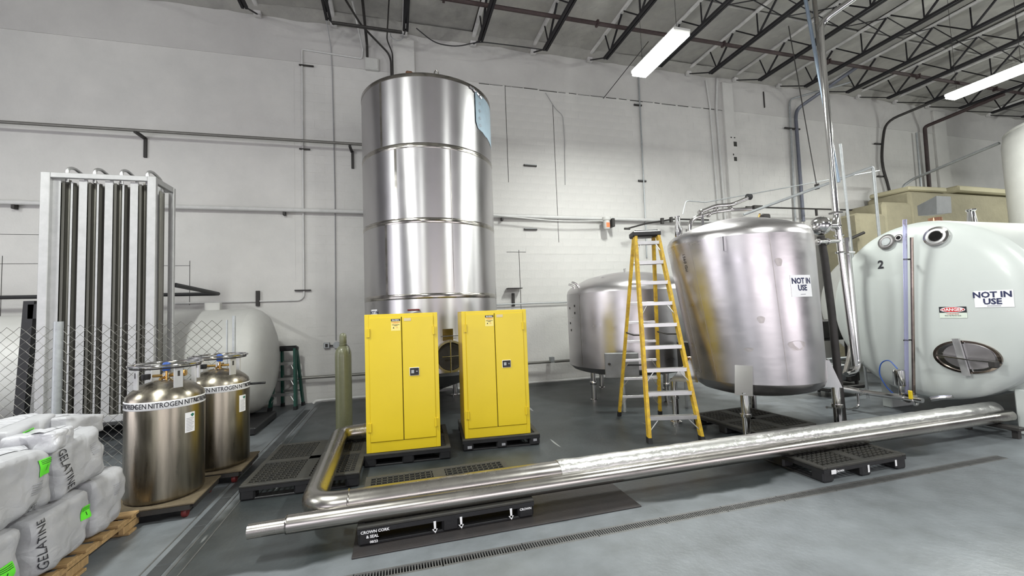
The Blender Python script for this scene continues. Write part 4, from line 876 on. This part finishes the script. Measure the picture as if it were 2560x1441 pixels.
M().tube([(-1.06,3.622,zz-.008),(-.8,3.62,zz-.005)],.052,24).build('narrow_end',SSPIPE,LP2)
M().torus((-.8,3.62,zz),.058,.01,24,8,'X').build('reducer_weld',SSW,LP2)
# support under the right end of both pipes
sd=emp('pipe_stand','dark low stand carrying the pipes at the far right','stand',(7.2,3.6,0))
M().cbox((7.2,3.62,.13),(.12,.6,.04),.005).build('cross_bar',DRK,sd)
for y in (3.4,3.85): M().cbox((7.25,y,.055),(.06,.06,.11),.004).build('post',DRK,sd)
# checker plate on the floor
M().cbox((.87,3.68,.006),(2.4,.56,.012),.003).build('floor_plate',PLT,label='dark steel plate lying on the floor under the front pallet',cat='plate')
# ---------------------------------------------------------------- nitrogen dewars on dollies
def dewar():
    e=emp('nitrogen_dewar','',None,(0,0,0)); a=dict(local=True); r=.31
    M().lathe([(.28,0),(.3,.01),(r,.04),(r,.91),(r-.01,.955),(r-.045,.995),(.2,1.045),(.1,1.08),(.001,1.09)],(0,0,0),64).build('body',SSD,e,**a,ang=50)
    M().lathe([(r+.001,.842),(r+.0025,.845),(r+.0025,.912),(r-.002,.917)],(0,0,0),64,close=False).build('tape_band',TAPE,e,**a)
    t=M(); A=math.atan2(-4.94,2.15)
    for k in range(-6,7): text(t,'NITROGEN',.062,cylmap(0,0,r+.0012,-PI/2+.4+k*.86,.88),0,0,bold=.012,sx=.82,off=.003)
    t.build('nitrogen_lettering',INK,e,ang=0,**a)
    M().torus((0,0,1.235),.285,.012,48,10).build('handling_ring',SSP,e,**a)
    M().torus((0,0,1.21),.27,.007,48,8).build('inner_ring',DRK,e,**a)
    for k in range(4):
        b_=-PI/2-.78+k*PI/2; x,y=.235*math.cos(b_),.235*math.sin(b_)
        s=M().cbox((x,y,1.12),(.018,.075,.21),.004,b_).build('ring_post',ALUP,e,**a); M().cbox((x+.009*math.cos(b_),y+.009*math.sin(b_),1.15),(.004,.02,.05),.001,b_).build('slot',DRK,s,**a)
    M().lathe([(.05,1.06),(.05,1.09),(.03,1.1),(.03,1.15)],(0,0,0),20).build('neck_fitting',SSP,e,**a)
    M().tube([(-.12,.02,1.12),(.14,-.02,1.12)],.014,10).build('valve_pipe',BRS,e,**a); M().tube([(.0,-.12,1.1),(.02,.12,1.13)],.012,10).build('valve_pipe',BRS,e,**a)
    M().lathe([(.03,1.1),(.035,1.11),(.035,1.15)],(-.13,-.08,0),16).build('pressure_gauge',RUB,e,**a)
    M().cbox((.12,.06,1.13),(.05,.05,.06),.01).build('relief_valve',BRS,e,**a)
    M().lathe([(.026,1.17),(.032,1.18),(.032,1.235),(.024,1.25),(.001,1.255)],(.02,-.05,0),16).build('blue_knob',BLUE,e,label='blue valve knob',**a); M().tube([(.02,-.05,1.08),(.02,-.05,1.18)],.01,8).build('valve_stem',BRS,e,**a)
    fn=cylmap(0,0,r,-PI/2+1.02,.7)
    l=M().patch(fn,-.045,.045,-.11,.075,4,2,.002).build('hazard_label',PAP,e,label='white hazard label with green diamond',**a)
    q=M(); q.add([fn(.0,.05,.004),fn(.02,.07-.005,.004),fn(.04,.05,.004),fn(.02,.03,.004)],[(0,3,2,1)]); q.build('green_diamond',mat('dark green ink',(.01,.15,.1),.5,var=.1,vscale=5),l,ang=0,**a)
    q=M()
    for i in range(9): q.patch(lambda u,v,o,i=i:fn(u,v+.02-.014*i,o+.003),-.035,.035-.008*(i%3),-.002,.002,3,1,.001)
    q.build('printed_lines',GREY,l,ang=0,**a)
    M().cbox((.03,-.23,1.0),(.06,.004,.025),.001,0,rot=Matrix.Rotation(0,3,'Z')@Matrix.Rotation(R(-55),3,'X')).build('small_label',PAP,e,**a)
    return e
def dolly():
    e=emp('dolly','',None,(0,0,0)); a=dict(local=True)
    M().cbox((0,0,.135),(.72,.7,.018),.004).build('deck_board',CARR,e,**a)
    fr=M()
    for s in(-1,1): fr.box((0,s*.33,.105),(.66,.05,.04)); fr.box((s*.33,0,.105),(.05,.6,.04))
    fr.build('frame',DRK,e,**a)
    for sx in(-1,1):
        for sy in(-1,1):
            w_=M().lathe([(.001,-.02),(.045,-.02),(.05,-.01),(.05,.01),(.045,.02),(.001,.02)],(sx*.27,sy*.28,.05),20,'X').build('wheel',REDP,e,**a)
            M().box((sx*.27,sy*.28,.085),(.06,.05,.02)).build('caster_fork',DRK,w_,**a)
    return e
D1=dolly(); D1.location=(-2.15,4.93,0); D1.rotation_euler=(0,0,R(2)); setl(D1,'low wheeled dolly under the front nitrogen vessel','dolly','dollies under the nitrogen vessels')
D2=dup(D1,(-2.0,5.72,0),R(1),'low wheeled dolly under the rear nitrogen vessel','dollies under the nitrogen vessels')
N1=dewar(); N1.location=(-2.15,4.94,.146); setl(N1,'front stainless liquid nitrogen vessel with white NITROGEN tape','vessel','nitrogen vessels')
N2=dup(N1,(-1.98,5.73,.146),R(8),'rear stainless liquid nitrogen vessel, partly hidden behind the front one','nitrogen vessels')
N2.scale=(1.0,1.0,1.0)
# ---------------------------------------------------------------- fin rack (ambient vaporiser)
ry0,ry1,rx0,rx1,rzb,rzt=6.9,7.44,-4.36,-3.19,.5,3.83
VR=emp('fin_rack','tall aluminium frame rack of vertical finned tubes at the left','heat exchanger',((rx0+rx1)/2,7.17,0))
def beam(c,d): M().cbox(c,d,.006).build('frame_member',ALUP,VR)
for x in (rx0,rx1):
    for y in (ry0,ry1): beam((x,y,(rzt)/2),(.1 if y==ry0 else .07,.06,rzt))
for y in (ry0,ry1):
    for z in (rzb+.06,rzt-.035): beam(((rx0+rx1)/2,y,z),(rx1-rx0-.1,.05,.09 if z<1 else .07))
for x in (rx0,rx1):
    for z in (rzb+.06,rzt-.035): beam((x,(ry0+ry1)/2,z),(.06,ry1-ry0-.06,.08))
for i in range(4):
    for j in range(2):
        cx=rx0+.15+.285*i; cy=7.06+.26*j; m=M()
        m.tube([(cx,cy,rzb+.05),(cx,cy,rzt-.05)],.02,10)
        for k in range(6):
            a=PI/6+k*PI/3; L_=.11; m.box((cx+L_/2*math.cos(a),cy+L_/2*math.sin(a),(rzb+rzt)/2),(L_,.004,rzt-rzb-.2),a)
            m.box((cx+L_*math.cos(a),cy+L_*math.sin(a),(rzb+rzt)/2),(.004,.03,rzt-rzb-.2),a)
        m.box((cx-.06,cy-.05,(rzb+rzt)/2),(.005,.16,rzt-rzb-.2))
        m.build('finned_tube',FIN,VR,ang=30)
        M().box((cx-.06,cy-.132,(rzb+rzt)/2),(.09,.004,rzt-rzb-.16)).build('fin_flange',ALUP,VR,ang=0); M().box((cx+.085,cy-.1,(rzb+rzt)/2),(.022,.004,rzt-rzb-.2)).build('fin_edge',ALUP,VR,ang=0)
    cx=rx0+.17+.3*i; M().tube([(cx,6.98,rzt-.1),(cx,6.98,rzt+.09),(cx+.01,7.08,rzt+.13),(cx+.04,7.26,rzt+.06),(cx+.04,7.3,rzt-.1)],.02,10,bend=.05).build('return_bend',ALU,VR)
# ---------------------------------------------------------------- chain-link fence
CF=emp('chain_link_fence','chain-link fence with galvanised post in front of the fin rack','fence',(-3.6,6.35,0))
M().tube([(-3.86,6.35,0),(-3.86,6.35,1.85)],.045,16).build('post',GALV,CF); M().tube([(-2.02,6.35,0),(-2.02,6.35,1.85)],.02,12).build('post',GALV,CF); M().tube([(-2.1,6.35,0),(-2.1,6.35,1.8)],.01,8).build('tension_bar',GALV,CF)
mm=M(); dx=.115; nz=16; dz=.115
nw=int(3.85/(dx/2))
for w_i in range(nw):
    x=-5.95+w_i*dx/2
    pp=[(x+(dx/2)*((k+w_i)%2),6.35+(.004 if k%2 else -.004),1.8-dz/2*k) for k in range(2*nz-1)]
    for a_,b_ in zip(pp,pp[1:]): mm.tube([a_,b_],.0027,4,caps=False)
ms=mm.build('wire_mesh',DULL,CF,ang=0); ms['kind']='stuff'
# ---------------------------------------------------------------- big grey-white horizontal tank at left behind rack
LT=emp('grey_tank','large off-white horizontal tank lying behind the fin rack','tank',(-4.5,8.75,0))
LX=-2.45; lr=.935; lz=1.07
M().lathe([(lr,-5.5),(lr,0)],(LX,8.75,lz),80,'X',close=False).build('shell',WHT2,LT,ang=50)
M().lathe([(lr,0),(lr-.03,.08),(lr-.12,.18),(.6,.27),(.3,.32),(.01,.335)],(LX,8.75,lz),80,'X').build('end_dish',WHT2,LT,ang=50)
M().torus((-4.9,8.75,lz),lr+.01,.045,64,8,'X').build('hoop_strap',RUB,LT,label='black hoop around the tank')
M().cbox((-3.1,8.72,2.06),(.24,.12,.14),.01).build('lifting_plate',WHT2,LT)
M().patch(lambda u,v,o:(LX+.3+o,8.0+u*.3,1.25+v),-.1,.1,-.1,.1,1,1,.001) 
cr_=emp('black_cradle','black plinth under the right end of the big off-white tank','plinth',(-2.6,8.3,0))
M().cbox((-2.75,8.15,.06),(1.3,1.25,.12),.02).build('plinth_slab',BLK,cr_); M().cbox((-2.75,8.3,.2),(.3,.14,.18),.02).build('saddle_block',BLK,cr_); M().cbox((-2.75,9.1,.2),(.3,.14,.16),.02).build('saddle_block',BLK,cr_)
cr2=emp('black_cradle','black plinth under the left part of the big off-white tank','plinth',(-5.6,8.3,0))
M().cbox((-5.9,8.1,.06),(1.6,1.3,.12),.02).build('plinth_slab',BLK,cr2)
bp_=emp('black_post','leaning black square post at the left edge beside the fin rack','post',(-4.99,7.55,0))
m=M(); m.hexa([(-5.06,7.5,0),(-4.95,7.5,0),(-4.95,7.6,0),(-5.06,7.6,0),(-4.96,7.5,2.17),(-4.84,7.5,2.17),(-4.84,7.6,2.17),(-4.96,7.6,2.17)]); m.build('upright',RUB,bp_); M().cbox((-4.82,7.55,2.02),(.2,.1,.22),.01).build('top_bracket',RUB,bp_)
pipe('cart_bar',[(-1.72,5.95,1.0),(-1.55,5.95,1.0)],.014,RUB,'short black bar end poking out right of the rear nitrogen vessel','bar')
# ---------------------------------------------------------------- gelatine sacks on a wooden pallet
WP=emp('wooden_pallet','wooden pallet under the white sacks','pallet',(-2.75,3.85,0))
for k in range(8): M().cbox((-2.75,3.22+.185*k,.138),(1.14,.11,.022),.003).build('deck_board',WOOD,WP)
for x in (-3.28,-2.75,-2.22):
    m=M(); yy=3.16
    m.cbox((x,3.86,.105),(.04,1.42,.045),.004)
    for yc in (3.22,3.86,4.5): m.cbox((x,yc,.06),(.04,.22,.07),.004)
    m.build('stringer',WOOD,WP)
for k in range(3): M().cbox((-2.75,3.24+.62*k,.012),(1.14,.11,.022),.003).build('bottom_board',WOOD,WP)
GS='white gelatine sacks on the wooden pallet'
def sack(label,c,d,rz_=0,tilt=0,seed=0,film=False,nexp=9,puff=.025):
    e=emp('sack',label,'sack',(c[0],c[1],c[2]-d[2]/2),rz_,group=GS)
    h=Vector((d[0]*.49,d[1]*.475,d[2]*.475)); rot=Matrix.Rotation(tilt,3,'X'); c0=Vector((0,0,d[2]/2))
    def sf(p,o=0):
        p=Vector(p); n_=(abs(p.x)**nexp+abs(p.y)**nexp+abs(p.z)**nexp)**(1/nexp); q=p/n_
        rr=1+puff*(1-max(abs(p.x*p.y),abs(p.y*p.z),abs(p.x*p.z)))
        q=Vector((q.x*h.x*rr,q.y*h.y*rr,q.z*h.z*rr))
        wv=.03*noise.noise(q*5+Vector((seed,0,0)))+.02*noise.noise(q*12+Vector((0,seed,0)))+.014*(abs(noise.noise(q*9+Vector((seed,seed,0))))-.2)
        nn_=q.normalized(); return c0+rot@(q+nn_*(wv+o))
    m=M(); N_=16
    for ax in range(3):
        for sg_ in(-1,1):
            V=[];F=[]
            for j in range(N_+1):
                for i in range(N_+1):
                    u,v=-1+2*i/N_,-1+2*j/N_; k=[0,0,0]; k[ax]=sg_; k[(ax+1)%3]=u; k[(ax+2)%3]=v; V.append(sf(k))
            for j in range(N_):
                for i in range(N_):
                    a=j*(N_+1)+i; q=(a,a+1,a+N_+2,a+N_+1); F.append(q if sg_>0 else q[::-1])
            m.add(V,F)
    o=m.build('paper_body',BAGS if film else BAG,e,ang=70,local=True)
    # folded top flap
    fl2=M(); V=[];F=[]
    for i in range(11):
        u=-.95+1.9*i/10
        for j in range(4): 
            p=sf((.2+.5*j/3,u,1),.006+.02*math.sin(j/3*PI)); V.append(p)
    for i in range(10):
        for j in range(3): a=i*4+j; F.append((a,a+4,a+5,a+1))
    fl2.add(V,F).build('folded_flap',BAGS,e,ang=60,local=True)
    face=lambda u,v,o_:tuple(sf((1,u/(h.y),v/(h.z)),.004+o_))
    return e,face
def glabel(e,face,u,v,w_=.12,hh=.085):
    o=M().patch(lambda a,b_,c:face(u+a,v+b_,c),-w_/2,w_/2,-hh/2,hh/2,6,6,.002).build('green_label',GRN,e,local=True,label='fluorescent green label')
    t=M(); text(t,'1',hh*.45,lambda a,b_,c:face(u+a,v+b_,c),0,-hh*.1,off=.005)
    for i in range(3): t.patch(lambda a,b_,c,i=i:face(u+a,v+b_+hh*(.4-.1*i),c+.004),-w_*.4,w_*.4,-.0015,.0015,3,1,.001)
    t.build('label_print',INK,o,ang=0,local=True)
def lines(e,face,u,v,n_,w_=.09,vert=False):
    q=M()
    for i in range(n_):
        if vert: q.patch(lambda a,b_,c,i=i:face(u+.014*i+b_,v+a,c+.002),-w_/2,w_/2-.01*(i%3),-.0022,.0022,4,1,.001)
        else: q.patch(lambda a,b_,c,i=i:face(u+a,v-.014*i+b_,c+.002),-w_/2,w_/2-.012*(i%3),-.002,.002,4,1,.001)
    q.build('printed_lines',GREY,e,ang=0,local=True)
# u runs along +Y on the right-hand faces
e,f=sack('white sack at the lower left corner, green label on its side',(-2.58,3.1,.375),(.8,.6,.45),seed=1); glabel(e,f,.12,-.02,.1,.11)
e,f=sack('white sack in the bottom layer reading GELATINE, green label at its right end',(-2.59,3.72,.37),(.8,.56,.43),seed=2,film=False); glabel(e,f,.2,.04,.08,.09)
t=M(); text(t,'GELATINE',.085,f,-.2,.02,rot=PI/2,off=.004,sx=.8); t.build('lettering',INK,e,ang=0,local=True)
e,f=sack('white sack at the back right corner of the bottom layer',(-2.6,4.22,.38),(.8,.42,.46),seed=3); lines(e,f,.05,.1,6,.06)
e,f=sack('white sack in the middle layer with green label and small print, front left',(-2.58,3.33,.80),(.8,.58,.42),seed=4,tilt=R(-2)); glabel(e,f,.16,.08,.13,.1); lines(e,f,.1,-.0,5,.1)
t=M(); text(t,'Improving Quality of Life',.03,f,-.2,0,rot=PI/2,off=.004); text(t,'GEL',.07,f,.1,-.14,rot=PI/2,off=.004,sx=.6); t.build('lettering',INK,e,ang=0,local=True)
e,f=sack('white sack in the middle layer reading GELATINE downwards, at the back',(-2.6,3.9,.79),(.8,.54,.4),seed=5,tilt=R(6)); lines(e,f,.12,.08,6,.08)
t=M(); text(t,'GELATINE',.08,f,-.17,.02,rot=-PI/2+.15,off=.004,sx=.8); t.build('lettering',INK,e,ang=0,local=True)
e,f=sack('white sack on top of the pile at the far left',(-2.85,3.35,1.02),(.7,.5,.16),seed=6,film=True)
e,f=sack('white sack on top of the pile in the middle, green label on its edge',(-2.8,3.85,1.04),(.7,.46,.16),seed=7,tilt=R(5)); glabel(e,f,-.08,.0,.1,.07)
e,f=sack('small crumpled white sack end folded over the middle of the pile top',(-2.36,3.72,1.0),(.3,.24,.14),seed=8,film=True)
e,f=sack('white sack on top of the pile at the back right',(-2.68,4.18,1.0),(.7,.46,.16),seed=9,tilt=R(-9),film=False)
